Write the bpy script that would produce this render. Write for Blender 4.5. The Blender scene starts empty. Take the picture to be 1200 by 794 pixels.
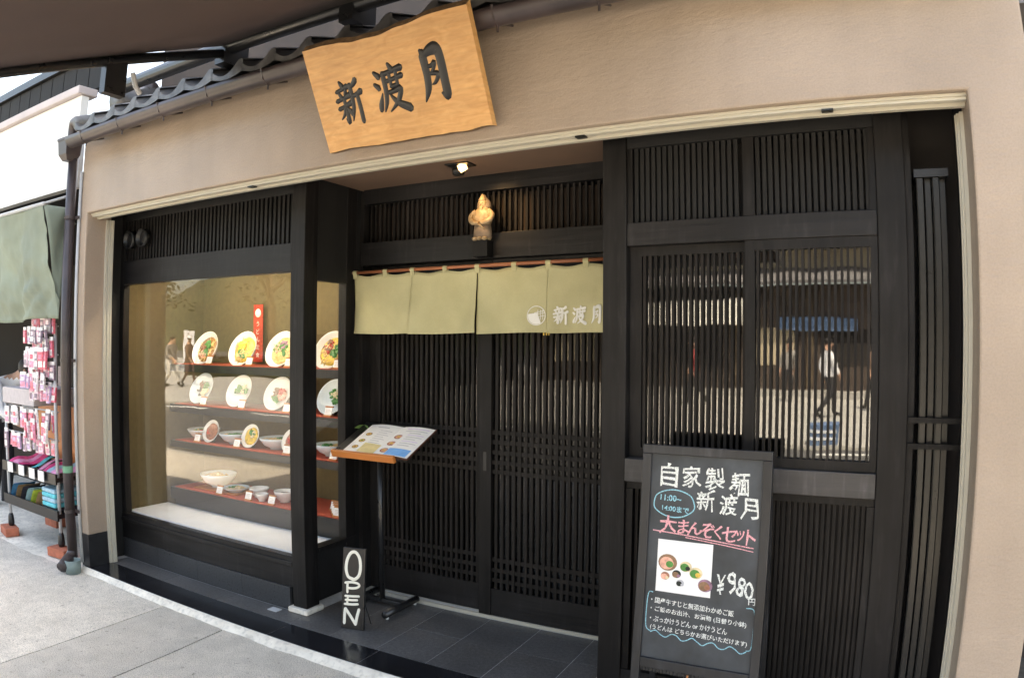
import bpy, bmesh, math, random
from mathutils import Matrix, Vector, Euler, noise
random.seed(7)
sc = bpy.context.scene
COL = sc.collection
PI = math.pi
R = math.radians

# ------------------------------------------------------------------ camera, world, sun, exposure
cd = bpy.data.cameras.new('camera'); cam = bpy.data.objects.new('camera', cd); COL.objects.link(cam); sc.camera = cam
cam.matrix_world = Matrix([[0.8863101937, -0.0030212776, 0.4630821876, 2.7181085],
                           [0.4630426390, -0.0088245932, -0.8862920743, -2.7840253],
                           [0.0067642463, 0.9999564983, -0.0064223465, 1.5032346], [0, 0, 0, 1]])
cd.type = 'PANO'                                   # wide clip-on lens: mild barrel distortion
cd.panorama_type = 'FISHEYE_LENS_POLYNOMIAL'
cd.sensor_fit = 'HORIZONTAL'; cd.sensor_width = 36; cd.sensor_height = 36*677/1024
cd.fisheye_fov = R(170); cd.fisheye_polynomial_k0 = 0
for i, k in enumerate((0.04056154930, -5.43213790e-05, -8.50319276e-06, 2.10399759e-07)):
    setattr(cd, 'fisheye_polynomial_k%d' % (i+1), -k)
cd.clip_start = .02; cd.clip_end = 2000

SUN_ELEV, SUN_AZ = 60, 20                          # azimuth: direction the light comes from, degrees clockwise from +Y
w = bpy.data.worlds.new('World'); sc.world = w; w.use_nodes = True
nt = w.node_tree
sky = nt.nodes.new('ShaderNodeTexSky'); sky.sky_type = 'NISHITA'; sky.sun_disc = False
sky.sun_elevation = R(SUN_ELEV); sky.sun_rotation = R(SUN_AZ)
sky.air_density = 1.0; sky.dust_density = 4.0; sky.ozone_density = 1.0
nt.links.new(sky.outputs[0], nt.nodes['Background'].inputs[0]); nt.nodes['Background'].inputs[1].default_value = .15
sd = bpy.data.lights.new('sun', 'SUN'); sd.energy = 4.0; sd.angle = R(1); sd.color = (1, .95, .87)
sun = bpy.data.objects.new('sun', sd); COL.objects.link(sun); sun.location = (-10, -20, 30)
a, e = R(SUN_AZ), R(SUN_ELEV)
sdir = Vector((math.sin(a)*math.cos(e), math.cos(a)*math.cos(e), math.sin(e)))
sun.rotation_euler = sdir.to_track_quat('Z', 'Y').to_euler()
sc.view_settings.view_transform = 'Standard'; sc.view_settings.look = 'None'
sc.view_settings.gamma = 1; sc.view_settings.use_curve_mapping = False
sc.view_settings.exposure = 2.7
sc.view_settings.use_white_balance = True; sc.view_settings.white_balance_temperature = 8200; sc.view_settings.white_balance_tint = 8   # camera set for open shade
sc.render.engine = 'CYCLES'
try:
    sc.cycles.max_bounces = 10; sc.cycles.transparent_max_bounces = 16
except Exception: pass

# ------------------------------------------------------------------ materials
def mat(name, col, rough=.6, var=.15, scale=8, bump=0, bscale=None, metal=0, spec=.5, coat=0, grain=None, emit=None, estr=0, dist=0, detail=4, hue=None, trans=0):
    m = bpy.data.materials.new(name); m.use_nodes = True; n = m.node_tree; b = n.nodes['Principled BSDF']
    b.inputs['Roughness'].default_value = rough; b.inputs['Metallic'].default_value = metal
    b.inputs['Specular IOR Level'].default_value = spec; b.inputs['Coat Weight'].default_value = coat
    b.inputs['Base Color'].default_value = (*col, 1)
    L = n.links.new
    geo = n.nodes.new('ShaderNodeNewGeometry')
    mp = n.nodes.new('ShaderNodeMapping'); L(geo.outputs['Position'], mp.inputs[0])
    if grain: mp.inputs['Scale'].default_value = grain
    tx = n.nodes.new('ShaderNodeTexNoise'); tx.inputs['Scale'].default_value = scale; tx.inputs['Detail'].default_value = detail
    tx.inputs['Distortion'].default_value = dist; L(mp.outputs[0], tx.inputs['Vector'])
    if var:
        r = n.nodes.new('ShaderNodeValToRGB'); L(tx.outputs[0], r.inputs[0])
        r.color_ramp.elements[0].position = .3; r.color_ramp.elements[1].position = .7
        h = hue or col
        r.color_ramp.elements[0].color = tuple(max(0, c*(1-var)) for c in col)+(1,)
        r.color_ramp.elements[1].color = tuple(min(1, c*(1+var)) for c in h)+(1,)
        L(r.outputs[0], b.inputs['Base Color'])
        rr = n.nodes.new('ShaderNodeMapRange'); L(tx.outputs[0], rr.inputs[0])
        rr.inputs[3].default_value = max(0, rough-.08); rr.inputs[4].default_value = min(1, rough+.08); L(rr.outputs[0], b.inputs['Roughness'])
    if bump:
        t2 = n.nodes.new('ShaderNodeTexNoise'); t2.inputs['Scale'].default_value = bscale or scale*4; t2.inputs['Detail'].default_value = 5
        L(mp.outputs[0], t2.inputs['Vector'])
        bp = n.nodes.new('ShaderNodeBump'); bp.inputs['Strength'].default_value = bump; bp.inputs['Distance'].default_value = .004
        L(t2.outputs[0], bp.inputs['Height']); L(bp.outputs[0], b.inputs['Normal'])
    if emit: b.inputs['Emission Color'].default_value = (*emit, 1); b.inputs['Emission Strength'].default_value = estr
    if trans: b.inputs['Transmission Weight'].default_value = trans
    return m
def glass(name, r0, tint=(1, 1, 1)):
    m = bpy.data.materials.new(name); m.use_nodes = True; n = m.node_tree; n.nodes.clear(); L = n.links.new
    out = n.nodes.new('ShaderNodeOutputMaterial'); mx = n.nodes.new('ShaderNodeMixShader')
    tr = n.nodes.new('ShaderNodeBsdfTransparent'); tr.inputs[0].default_value = (*tint, 1)
    gl = n.nodes.new('ShaderNodeBsdfGlossy'); gl.inputs['Roughness'].default_value = .016 if 'window' in name else .005
    lw = n.nodes.new('ShaderNodeLayerWeight'); lw.inputs[0].default_value = .5
    p = n.nodes.new('ShaderNodeMath'); p.operation = 'POWER'; L(lw.outputs['Facing'], p.inputs[0]); p.inputs[1].default_value = 4
    q = n.nodes.new('ShaderNodeMath'); q.operation = 'MULTIPLY_ADD'; L(p.outputs[0], q.inputs[0]); q.inputs[1].default_value = 1-r0; q.inputs[2].default_value = r0
    L(q.outputs[0], mx.inputs[0]); L(tr.outputs[0], mx.inputs[1]); L(gl.outputs[0], mx.inputs[2]); L(mx.outputs[0], out.inputs[0])
    # slight waviness of old float glass
    geo = n.nodes.new('ShaderNodeNewGeometry'); tx = n.nodes.new('ShaderNodeTexNoise'); tx.inputs['Scale'].default_value = 3
    L(geo.outputs['Position'], tx.inputs['Vector']); bp = n.nodes.new('ShaderNodeBump'); bp.inputs['Strength'].default_value = .035; bp.inputs['Distance'].default_value = .02
    L(tx.outputs[0], bp.inputs['Height']); L(bp.outputs[0], gl.inputs['Normal'])
    return m
def stucco_mat(name, col):
    m = mat(name, col, .85, .06, 1.7, 0)
    n = m.node_tree; L = n.links.new; b = n.nodes['Principled BSDF']; geo = n.nodes.new('ShaderNodeNewGeometry')
    mp = n.nodes.new('ShaderNodeMapping'); mp.inputs['Rotation'].default_value = (0, R(38), 0); mp.inputs['Scale'].default_value = (.55, 1, 1.5); L(geo.outputs['Position'], mp.inputs[0])
    t = n.nodes.new('ShaderNodeTexNoise'); t.inputs['Scale'].default_value = 46; t.inputs['Detail'].default_value = 5; t.inputs['Roughness'].default_value = .6; t.inputs['Distortion'].default_value = .5
    L(mp.outputs[0], t.inputs['Vector'])
    t2 = n.nodes.new('ShaderNodeTexNoise'); t2.inputs['Scale'].default_value = 9; t2.inputs['Detail'].default_value = 3; L(mp.outputs[0], t2.inputs['Vector'])
    ad = n.nodes.new('ShaderNodeMath'); ad.operation = 'MULTIPLY_ADD'; L(t2.outputs[0], ad.inputs[0]); ad.inputs[1].default_value = 1.3; L(t.outputs[0], ad.inputs[2])
    bp = n.nodes.new('ShaderNodeBump'); bp.inputs['Strength'].default_value = .4; bp.inputs['Distance'].default_value = .007
    L(ad.outputs[0], bp.inputs['Height']); L(bp.outputs[0], b.inputs['Normal'])
    for l in list(n.links):
        if l.to_socket == b.inputs['Roughness']: n.links.remove(l)
    b.inputs['Roughness'].default_value = .42; b.inputs['Specular IOR Level'].default_value = .45
    return m

V = (1, 1, .06); HZ = (.06, 1, 1); DY = (1, .06, 1)
MT = dict(
 stucco=stucco_mat('stucco', (.365, .288, .226)),
 plinth=mat('plinth_black', (.018, .018, .02), .35, .3, 20),
 wood=mat('black_wood', (.0130, .0118, .0115), .52, .35, 30, .4, 60, grain=V, spec=.22),
 woodh=mat('black_wood_beam', (.0142, .0132, .0136), .48, .35, 30, .4, 60, grain=HZ, spec=.28),
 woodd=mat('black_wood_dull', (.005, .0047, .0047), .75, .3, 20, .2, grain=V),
 slat=mat('black_slat', (.0165, .0140, .0127), .55, .3, 25, .25, grain=V, spec=.2),
 rail=mat('weathered_rail', (.05, .047, .047), .5, .3, 20, .3, grain=HZ),
 alu=mat('cream_aluminium', (.50, .47, .39), .35, .015, 3, spec=.5),
 alud=mat('grey_aluminium', (.025, .025, .024), .3, .1, 12, metal=.4),
 granite=mat('dark_granite', (.036, .037, .040), .3, .35, 90, .15, 200, spec=.5),
 granitef=mat('honed_granite', (.095, .092, .090), .42, .38, 60, .2, 200, spec=.5),
 polished=mat('polished_black', (.012, .012, .014), .14, .2, 60, spec=.55),
 grout=mat('grout', (.55, .55, .54), .9, .1, 30),
 cement=mat('white_cement', (.84, .78, .68), .85, .12, 14, .5, 60),
 slab=mat('paving_stone', (.60, .55, .475), .85, .1, 11, .6, 90, detail=8),
 joint=mat('joint_dirt', (.09, .08, .065), .95, .25, 30),
 asphalt=mat('asphalt', (.10, .10, .10), .9, .15, 6, .4, 120),
 plaza=mat('plaza_paving', (.42, .41, .38), .85, .1, 1.5),
 kerb=mat('kerb_stone', (.36, .35, .33), .8, .12, 8),
 paint=mat('road_paint', (.75, .75, .72), .6, .08, 10),
 ceil=mat('entry_ceiling', (.20, .125, .085), .75, .08, 6),
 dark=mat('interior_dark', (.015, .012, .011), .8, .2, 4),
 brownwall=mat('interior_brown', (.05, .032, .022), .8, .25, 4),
 gold=mat('gold_cloth', (.118, .088, .038), .8, .08, 30, .15, 220, hue=(.126, .095, .042)),
 red=mat('red_cloth', (.42, .07, .035), .75, .12, 60, .2),
 black=mat('black_paint', (.012, .012, .013), .35, .2, 20),
 steel=mat('black_steel', (.015, .015, .016), .3, .1, 20, spec=.6),
 whiteboard=mat('white_board', (.82, .84, .86), .6, .04, 8),
 porcelain=mat('white_porcelain', (.80, .79, .75), .18, .03, 10, spec=.6),
 bluewhite=mat('bluish_porcelain', (.70, .77, .80), .18, .04, 10, spec=.6),
 card=mat('card_white', (.85, .84, .82), .7, .02, 20),
 cardwood=mat('card_wood', (.52, .20, .06), .5, .15, 60, grain=HZ),
 signwood=mat('zelkova_sign', (.60, .305, .105), .42, .045, 7, .06, 50, grain=(1.5, 1, 5), dist=1.2, hue=(.66, .37, .15)),
 bark=mat('bark_edge', (.20, .12, .06), .8, .4, 40, .8, 60),
 ink=mat('black_lacquer', (.008, .008, .008), .35, 0),
 cloth=mat('noren_cloth', (.52, .48, .27), .9, .07, 5, .3, 400, hue=(.54, .50, .29)),
 white=mat('white_print', (.82, .81, .76), .8, .03, 30),
 bamboo=mat('rod_wood', (.36, .13, .06), .4, .25, 25, grain=HZ),
 lip=mat('orange_wood', (.56, .19, .045), .38, .12, 20, grain=HZ),
 leather=mat('brown_cover', (.10, .035, .02), .5, .2, 30),
 board=mat('chalkboard', (.040, .046, .052), .5, .22, 7, .1, 60),
 frame=mat('chalkboard_frame', (.022, .022, .024), .45, .25, 30, .2, grain=V),
 chalk=mat('chalk_white', (.80, .82, .78), .95, .12, 90),
 chalkb=mat('chalk_blue', (.30, .62, .72), .95, .12, 90),
 chalkp=mat('chalk_pink', (.85, .42, .45), .95, .12, 90),
 cream=mat('cream_paint', (.88, .84, .72), .6, .04, 20),
 tile=mat('roof_tile', (.10, .098, .098), .38, .25, 8, .25, 60, spec=.5),
 gutter=mat('brown_gutter', (.055, .042, .042), .35, .12, 10, spec=.5),
 awn=mat('brown_awning', (.085, .055, .048), .85, .08, 5, .2, 300),
 figure=mat('carved_wood', (.40, .29, .17), .42, .3, 60, .7, 110),
 figured=mat('carved_wood_dark', (.22, .165, .12), .55, .25, 30, .3, 60),
 green=mat('green_awning', (.21, .25, .20), .8, .12, 4, .4, 20),
 fascia=mat('white_fascia', (.80, .80, .78), .7, .03, 4),
 verge=mat('pink_verge', (.46, .41, .41), .6, .1, 6),
 brick=mat('red_brick', (.48, .15, .085), .85, .2, 20, .6, 80),
 conduit=mat('grey_conduit', (.50, .51, .52), .4, .05, 10),
 shoe=mat('green_grey_pipe', (.18, .24, .23), .5, .15, 14),
 tape=mat('green_tape', (.13, .32, .20), .6, .08, 20),
 skin=mat('skin', (.50, .30, .21), .55, .06, 10), hair=mat('hair', (.015, .012, .011), .5, .2, 40),
 shirt=mat('white_shirt', (.78, .79, .82), .85, .05, 20), pants=mat('dark_trousers', (.03, .03, .035), .8, .15, 20),
 tanpants=mat('pale_trousers', (.62, .60, .55), .8, .08, 20), brownj=mat('brown_jacket', (.16, .10, .07), .8, .15, 20),
 grey=mat('grey_vest', (.22, .21, .20), .8, .15, 20), redj=mat('red_top', (.45, .05, .05), .8, .1, 20),
 leaf=mat('leaf', (.04, .058, .018), .6, .4, 2), leafd=mat('leaf_dark', (.022, .034, .012), .6, .4, 2), trunk=mat('trunk_bark', (.10, .075, .05), .9, .3, 10, .6),
 oppwall=mat('tan_plaster', (.42, .36, .26), .85, .08, 2), oppwood=mat('brown_timber', (.060, .044, .036), .7, .2, 6, grain=V), opproof=mat('grey_roof', (.17, .165, .17), .6, .15, 8),
 blue=mat('indigo_cloth', (.10, .17, .30), .85, .1, 6), whitecl=mat('white_canopy', (.80, .80, .74), .8, .04, 5),
 hill=mat('hill_green', (.035, .045, .022), .9, .3, .1),
)
MT['glass'] = glass('showcase_glass', .045); MT['wglass'] = glass('window_glass', .13, (.5, .52, .53)); MT['dglass'] = glass('door_glass', .045, (.6, .62, .62))
MT['addedstrip'] = mat('added_strip_glow', (.9, .9, .85), .5, 0, emit=(1, .95, .86), estr=2)  # glow of the strips added under the showcase shelves
def layer(m, scale, lo, hi=1.0, a=.35, b_=.65, stretch=None, rnd=0, detail=5):
    """multiply the base colour by a noise (stains, speckle, streaks) or by a per-piece random tone"""
    n = m.node_tree; L = n.links.new; b = n.nodes['Principled BSDF']; sock = b.inputs['Base Color']
    if rnd:
        oi = n.nodes.new('ShaderNodeObjectInfo'); mr = n.nodes.new('ShaderNodeMapRange'); L(oi.outputs['Random'], mr.inputs[0]); mr.inputs[3].default_value = 1-rnd; mr.inputs[4].default_value = 1+rnd; val = mr.outputs[0]
    else:
        geo = n.nodes.new('ShaderNodeNewGeometry'); mp = n.nodes.new('ShaderNodeMapping'); L(geo.outputs['Position'], mp.inputs[0])
        if stretch: mp.inputs['Scale'].default_value = stretch
        t = n.nodes.new('ShaderNodeTexNoise'); t.inputs['Scale'].default_value = scale; t.inputs['Detail'].default_value = detail; L(mp.outputs[0], t.inputs['Vector'])
        mr = n.nodes.new('ShaderNodeMapRange'); L(t.outputs[0], mr.inputs[0]); mr.inputs[1].default_value = a; mr.inputs[2].default_value = b_; mr.inputs[3].default_value = lo; mr.inputs[4].default_value = hi; val = mr.outputs[0]
    mx = n.nodes.new('ShaderNodeVectorMath'); mx.operation = 'SCALE'
    if sock.links: L(sock.links[0].from_socket, mx.inputs[0])
    else: mx.inputs[0].default_value = sock.default_value[:3]
    L(val, mx.inputs['Scale']); L(mx.outputs[0], sock)
for q in ('wood', 'woodh', 'slat', 'rail', 'granitef', 'granite', 'tile', 'slab'): layer(MT[q], 0, 0, rnd=.22 if q in ('slat', 'wood') else .10)
for q in ('wood', 'woodh', 'slat', 'rail', 'frame'): layer(MT[q], 3, .7, 1.35); layer(MT[q], 40, .8, 1.5, .55, .75, (1, 1, .15))
layer(MT['slab'], 200, .50, 1.08, .36, .52, detail=3); layer(MT['slab'], 1.6, .9, 1.05); layer(MT['slab'], 30, .6, 1, .30, .36)
layer(MT['granitef'], 300, .6, 1.5, .4, .62, detail=2); layer(MT['granitef'], 2.2, .75, 1.2); layer(MT['polished'], 4, .8, 1.5)
layer(MT['stucco'], 1.0, .82, 1.07); layer(MT['stucco'], 3, .93, 1.0, .3, .55, (2, 1, .35)); layer(MT['stucco'], 140, .93, 1.03, .35, .6)
layer(MT['cement'], 40, .75, 1, .3, .5); layer(MT['cement'], 3, .85, 1.05); layer(MT['green'], 1.2, .8, 1.15); layer(MT['fascia'], 2, .9, 1)
layer(MT['tile'], 12, .6, 1.25); layer(MT['signwood'], 34, .90, 1.03, .35, .6, (.12, 1, 2.2)); layer(MT['signwood'], 2.5, .92, 1.05); layer(MT['cloth'], 700, .85, 1.05, detail=1); layer(MT['cloth'], 3, .92, 1.05)
layer(MT['board'], 9, .75, 1.35); layer(MT['gutter'], 6, .75, 1.2)
def chalky(m, scale=260):
    n = m.node_tree; L = n.links.new; geo = n.nodes.new('ShaderNodeNewGeometry'); t = n.nodes.new('ShaderNodeTexNoise'); t.inputs['Scale'].default_value = scale; t.inputs['Detail'].default_value = 3; L(geo.outputs['Position'], t.inputs['Vector'])
    mr = n.nodes.new('ShaderNodeMapRange'); L(t.outputs[0], mr.inputs[0]); mr.inputs[1].default_value = .38; mr.inputs[2].default_value = .50; mr.inputs[3].default_value = .5; mr.inputs[4].default_value = 1; L(mr.outputs[0], n.nodes['Principled BSDF'].inputs['Alpha'])
for q in ('chalk', 'chalkb', 'chalkp'): chalky(MT[q])
def flat(name, col, rough=.7, var=.1, scale=30): 
    MT[name] = mat(name, col, rough, var, scale); return name

# ------------------------------------------------------------------ mesh helpers
class MB:
    def __init__(s): s.v = []; s.f = []
    def box(s, x0, x1, y0, y1, z0, z1):
        b = len(s.v)
        s.v += [(x0,y0,z0),(x1,y0,z0),(x1,y1,z0),(x0,y1,z0),(x0,y0,z1),(x1,y0,z1),(x1,y1,z1),(x0,y1,z1)]
        s.f += [tuple(b+i for i in q) for q in ((0,3,2,1),(4,5,6,7),(0,1,5,4),(1,2,6,5),(2,3,7,6),(3,0,4,7))]
        return s
    def tube(s, pts, r, n=8, caps=True):
        pts = [Vector(p) for p in pts]; rs = r if isinstance(r, (list, tuple)) else [r]*len(pts); b = len(s.v)
        up = None
        for i, p in enumerate(pts):
            d = (pts[min(i+1, len(pts)-1)]-pts[max(i-1, 0)]).normalized()
            if up is None: up = d.orthogonal().normalized()
            up = (up-d*up.dot(d)).normalized(); sd_ = d.cross(up)
            for k in range(n):
                t = 2*PI*k/n; s.v.append(tuple(p+(up*math.cos(t)+sd_*math.sin(t))*rs[i]))
        for i in range(len(pts)-1):
            for k in range(n):
                s.f.append((b+i*n+k, b+i*n+(k+1) % n, b+(i+1)*n+(k+1) % n, b+(i+1)*n+k))
        if caps: s.f.append(tuple(b+k for k in range(n))[::-1]); s.f.append(tuple(b+(len(pts)-1)*n+k for k in range(n)))
        return s
    def lathe(s, prof, n=24, c=(0, 0, 0), sx=1, sy=1):
        b = len(s.v)
        for r, z in prof:
            for k in range(n):
                t = 2*PI*k/n; s.v.append((c[0]+r*math.cos(t)*sx, c[1]+r*math.sin(t)*sy, c[2]+z))
        for i in range(len(prof)-1):
            for k in range(n): s.f.append((b+i*n+k, b+i*n+(k+1) % n, b+(i+1)*n+(k+1) % n, b+(i+1)*n+k))
        s.f.append(tuple(b+k for k in range(n))[::-1]); s.f.append(tuple(b+(len(prof)-1)*n+k for k in range(n)))
        return s
    def grid(s, fn, nu, nv):
        b = len(s.v)
        for j in range(nv+1):
            for i in range(nu+1): s.v.append(tuple(fn(i/nu, j/nv)))
        for j in range(nv):
            for i in range(nu):
                q = b+j*(nu+1)+i; s.f.append((q, q+1, q+nu+2, q+nu+1))
        return s
    def prism(s, poly, y0, y1):                    # outline in x,z
        b = len(s.v); n = len(poly)
        s.v += [(x, y0, z) for x, z in poly]+[(x, y1, z) for x, z in poly]
        s.f.append(tuple(range(b, b+n))); s.f.append(tuple(range(b+n, b+2*n))[::-1])
        for i in range(n): s.f.append((b+i, b+n+i, b+n+(i+1) % n, b+(i+1) % n))
        return s
    def blob(s, c, r, sx=1, sy=1, sz=1, jit=.15, n=6, m=4, seed=0):
        rnd = random.Random(seed); b = len(s.v)
        s.v.append((c[0], c[1], c[2]-r*sz))
        for j in range(1, m):
            ph = -PI/2+PI*j/m
            for k in range(n):
                t = 2*PI*k/n; q = r*(1+rnd.uniform(-jit, jit))
                s.v.append((c[0]+q*math.cos(ph)*math.cos(t)*sx, c[1]+q*math.cos(ph)*math.sin(t)*sy, c[2]+q*math.sin(ph)*sz))
        s.v.append((c[0], c[1], c[2]+r*sz)); top = len(s.v)-1
        for k in range(n):
            s.f.append((b, b+1+(k+1) % n, b+1+k)); s.f.append((top, b+1+(m-2)*n+k, b+1+(m-2)*n+(k+1) % n))
            for j in range(m-2): s.f.append((b+1+j*n+k, b+1+j*n+(k+1) % n, b+1+(j+1)*n+(k+1) % n, b+1+(j+1)*n+k))
        return s
    def xf(s, M, start=0):
        for i in range(start, len(s.v)): s.v[i] = tuple(M @ Vector(s.v[i]))
        return s
    def map(s, fn):
        s.v = [tuple(fn(*p)) for p in s.v]; return s
    def mesh(s, name, m, smooth=False):
        me = bpy.data.meshes.new(name); me.from_pydata(s.v, [], s.f)
        me.materials.append(MT[m] if isinstance(m, str) else m)
        if smooth:
            for p in me.polygons: p.use_smooth = True
        me.update(); return me

def cat_rom(pts, k=5):
    out = []; P = [pts[0]]+list(pts)+[pts[-1]]
    for i in range(1, len(P)-2):
        for j in range(k):
            t = j/k; a_, b_, c_, d_ = (Vector(q) for q in P[i-1:i+3])
            out.append(.5*((2*b_)+(-a_+c_)*t+(2*a_-5*b_+4*c_-d_)*t*t+(-a_+3*b_-3*c_+d_)*t**3))
    out.append(Vector(pts[-1])); return out
def stroke(mb, pts, ws, h=.3, k=5):
    """brush stroke: domed ribbon in the x,z plane, bulging towards -y. pts (x,z), ws half widths at pts"""
    P = cat_rom([(x, z, wd) for (x, z), wd in zip(pts, ws)], k); b = len(mb.v); n = len(P)
    ends = [P[0].copy(), P[-1].copy()]
    rows = []
    for i, p in enumerate(P):
        d = P[min(i+1, n-1)]-P[max(i-1, 0)]; d = Vector((d.x, d.y)); d = d.normalized() if d.length else Vector((1, 0))
        nn = Vector((-d.y, d.x)); wd = max(p.z, .001*0+1e-4)
        rows.append((p, d, nn, wd))
    # rounded end rows
    p, d, nn, wd = rows[0]; rows.insert(0, (Vector((p.x-d.x*wd*.7, p.y-d.y*wd*.7, 0)), d, nn, wd*.45))
    p, d, nn, wd = rows[-1]; rows.append((Vector((p.x+d.x*wd*.7, p.y+d.y*wd*.7, 0)), d, nn, wd*.4))
    for p, d, nn, wd in rows:
        for t, q in ((-1, 0), (-.8, .7), (0, 1), (.8, .7), (1, 0)):
            mb.v.append((p.x+nn.x*wd*t, -q*h*min(1, wd*50 if False else 1), p.y+nn.y*wd*t))
    for i in range(len(rows)-1):
        for k2 in range(4): mb.f.append((b+i*5+k2, b+i*5+k2+1, b+(i+1)*5+k2+1, b+(i+1)*5+k2))
    mb.f.append(tuple(b+k2 for k2 in range(5))); e0 = b+(len(rows)-1)*5; mb.f.append(tuple(e0+k2 for k2 in range(5))[::-1])

_tc = {}
def text(body, w=None, h=None, off=0, sheer=0):
    """text as flat mesh in the x,z plane, facing -y, centred, fitted to w x h"""
    cu = bpy.data.curves.new('t', 'FONT'); cu.body = body; cu.size = 1; cu.offset = off; cu.shear = sheer; cu.resolution_u = 2
    o = bpy.data.objects.new('t', cu); COL.objects.link(o)
    dg = bpy.context.evaluated_depsgraph_get(); me = bpy.data.meshes.new_from_object(o.evaluated_get(dg))
    mb = MB(); vs = [v.co for v in me.vertices]
    x0, x1 = min(v.x for v in vs), max(v.x for v in vs); y0, y1 = min(v.y for v in vs), max(v.y for v in vs)
    sx = w/(x1-x0) if w else None; sy = h/(y1-y0) if h else None
    sx = sx or sy; sy = sy or sx
    mb.v = [((v.x-(x0+x1)/2)*sx, 0, (v.y-(y0+y1)/2)*sy) for v in vs]; mb.f = [tuple(p.vertices) for p in me.polygons]
    bpy.data.objects.remove(o); bpy.data.curves.remove(cu); bpy.data.meshes.remove(me)
    return mb

# ------------------------------------------------------------------ object helpers
def basis(o): return Matrix.LocRotScale(o.location, o.rotation_euler, o.scale)
def world_m(o):
    m = basis(o)
    while o.parent: o = o.parent; m = basis(o) @ m
    return m
def tag(o, label=None, cat=None, group=None, kind=None):
    for k, v in (('label', label), ('category', cat), ('group', group), ('kind', kind)):
        if v: o[k] = v
    return o
def thing(name, label, cat, loc=(0, 0, 0), rot=(0, 0, 0), group=None):
    o = bpy.data.objects.new(name, None); COL.objects.link(o); o.empty_display_size = .05
    o.location = loc; o.rotation_euler = rot; return tag(o, label, cat, group)
def put(name, me, parent=None, loc=(0, 0, 0), rot=(0, 0, 0)):
    o = bpy.data.objects.new(name, me); COL.objects.link(o); o.parent = parent; o.location = loc; o.rotation_euler = rot; return o
def part(parent, name, mb, m, smooth=False, local=False, bevel=0, solid=0):
    """mesh child; verts in world coordinates unless local"""
    if not local and parent is not None: mb.xf(world_m(parent).inverted())
    o = put(name, mb.mesh(name, m, smooth), parent)
    if bevel:
        md = o.modifiers.new('bevel', 'BEVEL'); md.width = bevel; md.segments = 2; md.limit_method = 'ANGLE'
    if solid:
        md = o.modifiers.new('solid', 'SOLIDIFY'); md.thickness = solid
    return o
def solo(name, mb, m, label, cat, group=None, smooth=False, origin=None, bevel=0):
    if origin: mb.xf(Matrix.Translation(-Vector(origin)))
    o = put(name, mb.mesh(name, m, smooth), None, origin or (0, 0, 0)); tag(o, label, cat, group)
    if bevel:
        md = o.modifiers.new('bevel', 'BEVEL'); md.width = bevel; md.segments = 2; md.limit_method = 'ANGLE'
    return o
def struct(name, mb, m, smooth=False, bevel=0):
    o = put(name, mb.mesh(name, m, smooth)); o['kind'] = 'structure'
    if bevel:
        md = o.modifiers.new('bevel', 'BEVEL'); md.width = bevel; md.segments = 2; md.limit_method = 'ANGLE'
    return o
def pieces(parent, name, me, locs, jit=0):
    """alike pieces sharing one mesh; locs in world coordinates (unrotated parents)"""
    inv = world_m(parent).inverted() if parent else Matrix()
    jr = random.Random(len(locs))
    return [put(name, me, parent, inv @ Vector(l)+Vector((jr.uniform(-jit, jit), jr.uniform(-jit, jit), 0)), (0, jr.uniform(-jit, jit)*1.2, jr.uniform(-jit, jit)*40)) for l in locs]
def bxm(name, w_, d_, h_, m):                      # centred box mesh
    return MB().box(-w_/2, w_/2, -d_/2, d_/2, -h_/2, h_/2).mesh(name, m)
BX = lambda *q: MB().box(*q)

# ================================================================== GROUND
GZ = -.03                                           # near pavement level
g = MB(); g.v = [(-400, -400, -.2), (400, -400, -.2), (400, 400, -.2), (-400, 400, -.2)]; g.f = [(0, 1, 2, 3)]
struct('ground', g, 'asphalt')
struct('road', BX(-60, 60, -9.0, -3.45, -.196, -.15), 'asphalt')
struct('kerb', BX(-60, 60, -3.45, -3.30, -.19, GZ-.002), 'kerb', bevel=.015)
struct('plaza', BX(-70, 60, -40, -9.0, -.19, -.09), 'plaza')
for x in range(-22, 14, 4): struct('road_marking', BX(x, x+2.4, -8.55, -8.4, -.149, -.146), 'paint')
pv = struct('pavement', BX(-14, 14, -3.30, 1.5, -.19, GZ-.012), 'joint')
def skew(y): return -.085*(y+.4)
xs = [-8.2, -6.4, -4.7, -3.0, -.805, -.262, .95, 2.1, 3.3, 4.6, 6.0, 7.6]
ys = [(-1.95, -.05), (-3.295, -1.958)]
k = 0
for j, (ya, yb) in enumerate(ys):
    sh = 0 if j == 0 else .62
    for i in range(len(xs)-1):
        a_, b_ = xs[i]+sh+.005, xs[i+1]+sh-.005
        if j == 0 and a_ > -1.8 : yb_ = -.36
        else: yb_ = yb
        m_ = MB(); dz = random.uniform(-.0015, .0015)
        n_ = 14
        pts = []
        for (xa, y_), (xb, y2) in (((a_, ya), (b_, ya)), ((b_, ya), (b_, yb_)), ((b_, yb_), (a_, yb_)), ((a_, yb_), (a_, ya))):
            for q in range(n_):
                t = q/n_; x_ = xa+(xb-xa)*t; yy = y_+(y2-y_)*t
                jx = .006*noise.noise(Vector((x_*9, yy*9, 3.3))); pts.append((x_+skew(yy)+jx, yy+jx*.6))
        zt = GZ+dz
        m_.v = [(x_, y_, zt) for x_, y_ in pts]+[(x_, y_, zt-.03) for x_, y_ in pts]; n2 = len(pts)
        m_.f = [tuple(range(n2))]+[(q, q+n2, (q+1) % n2+n2, (q+1) % n2) for q in range(n2)]
        part(pv, 'paving_slab', m_, 'slab')
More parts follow.
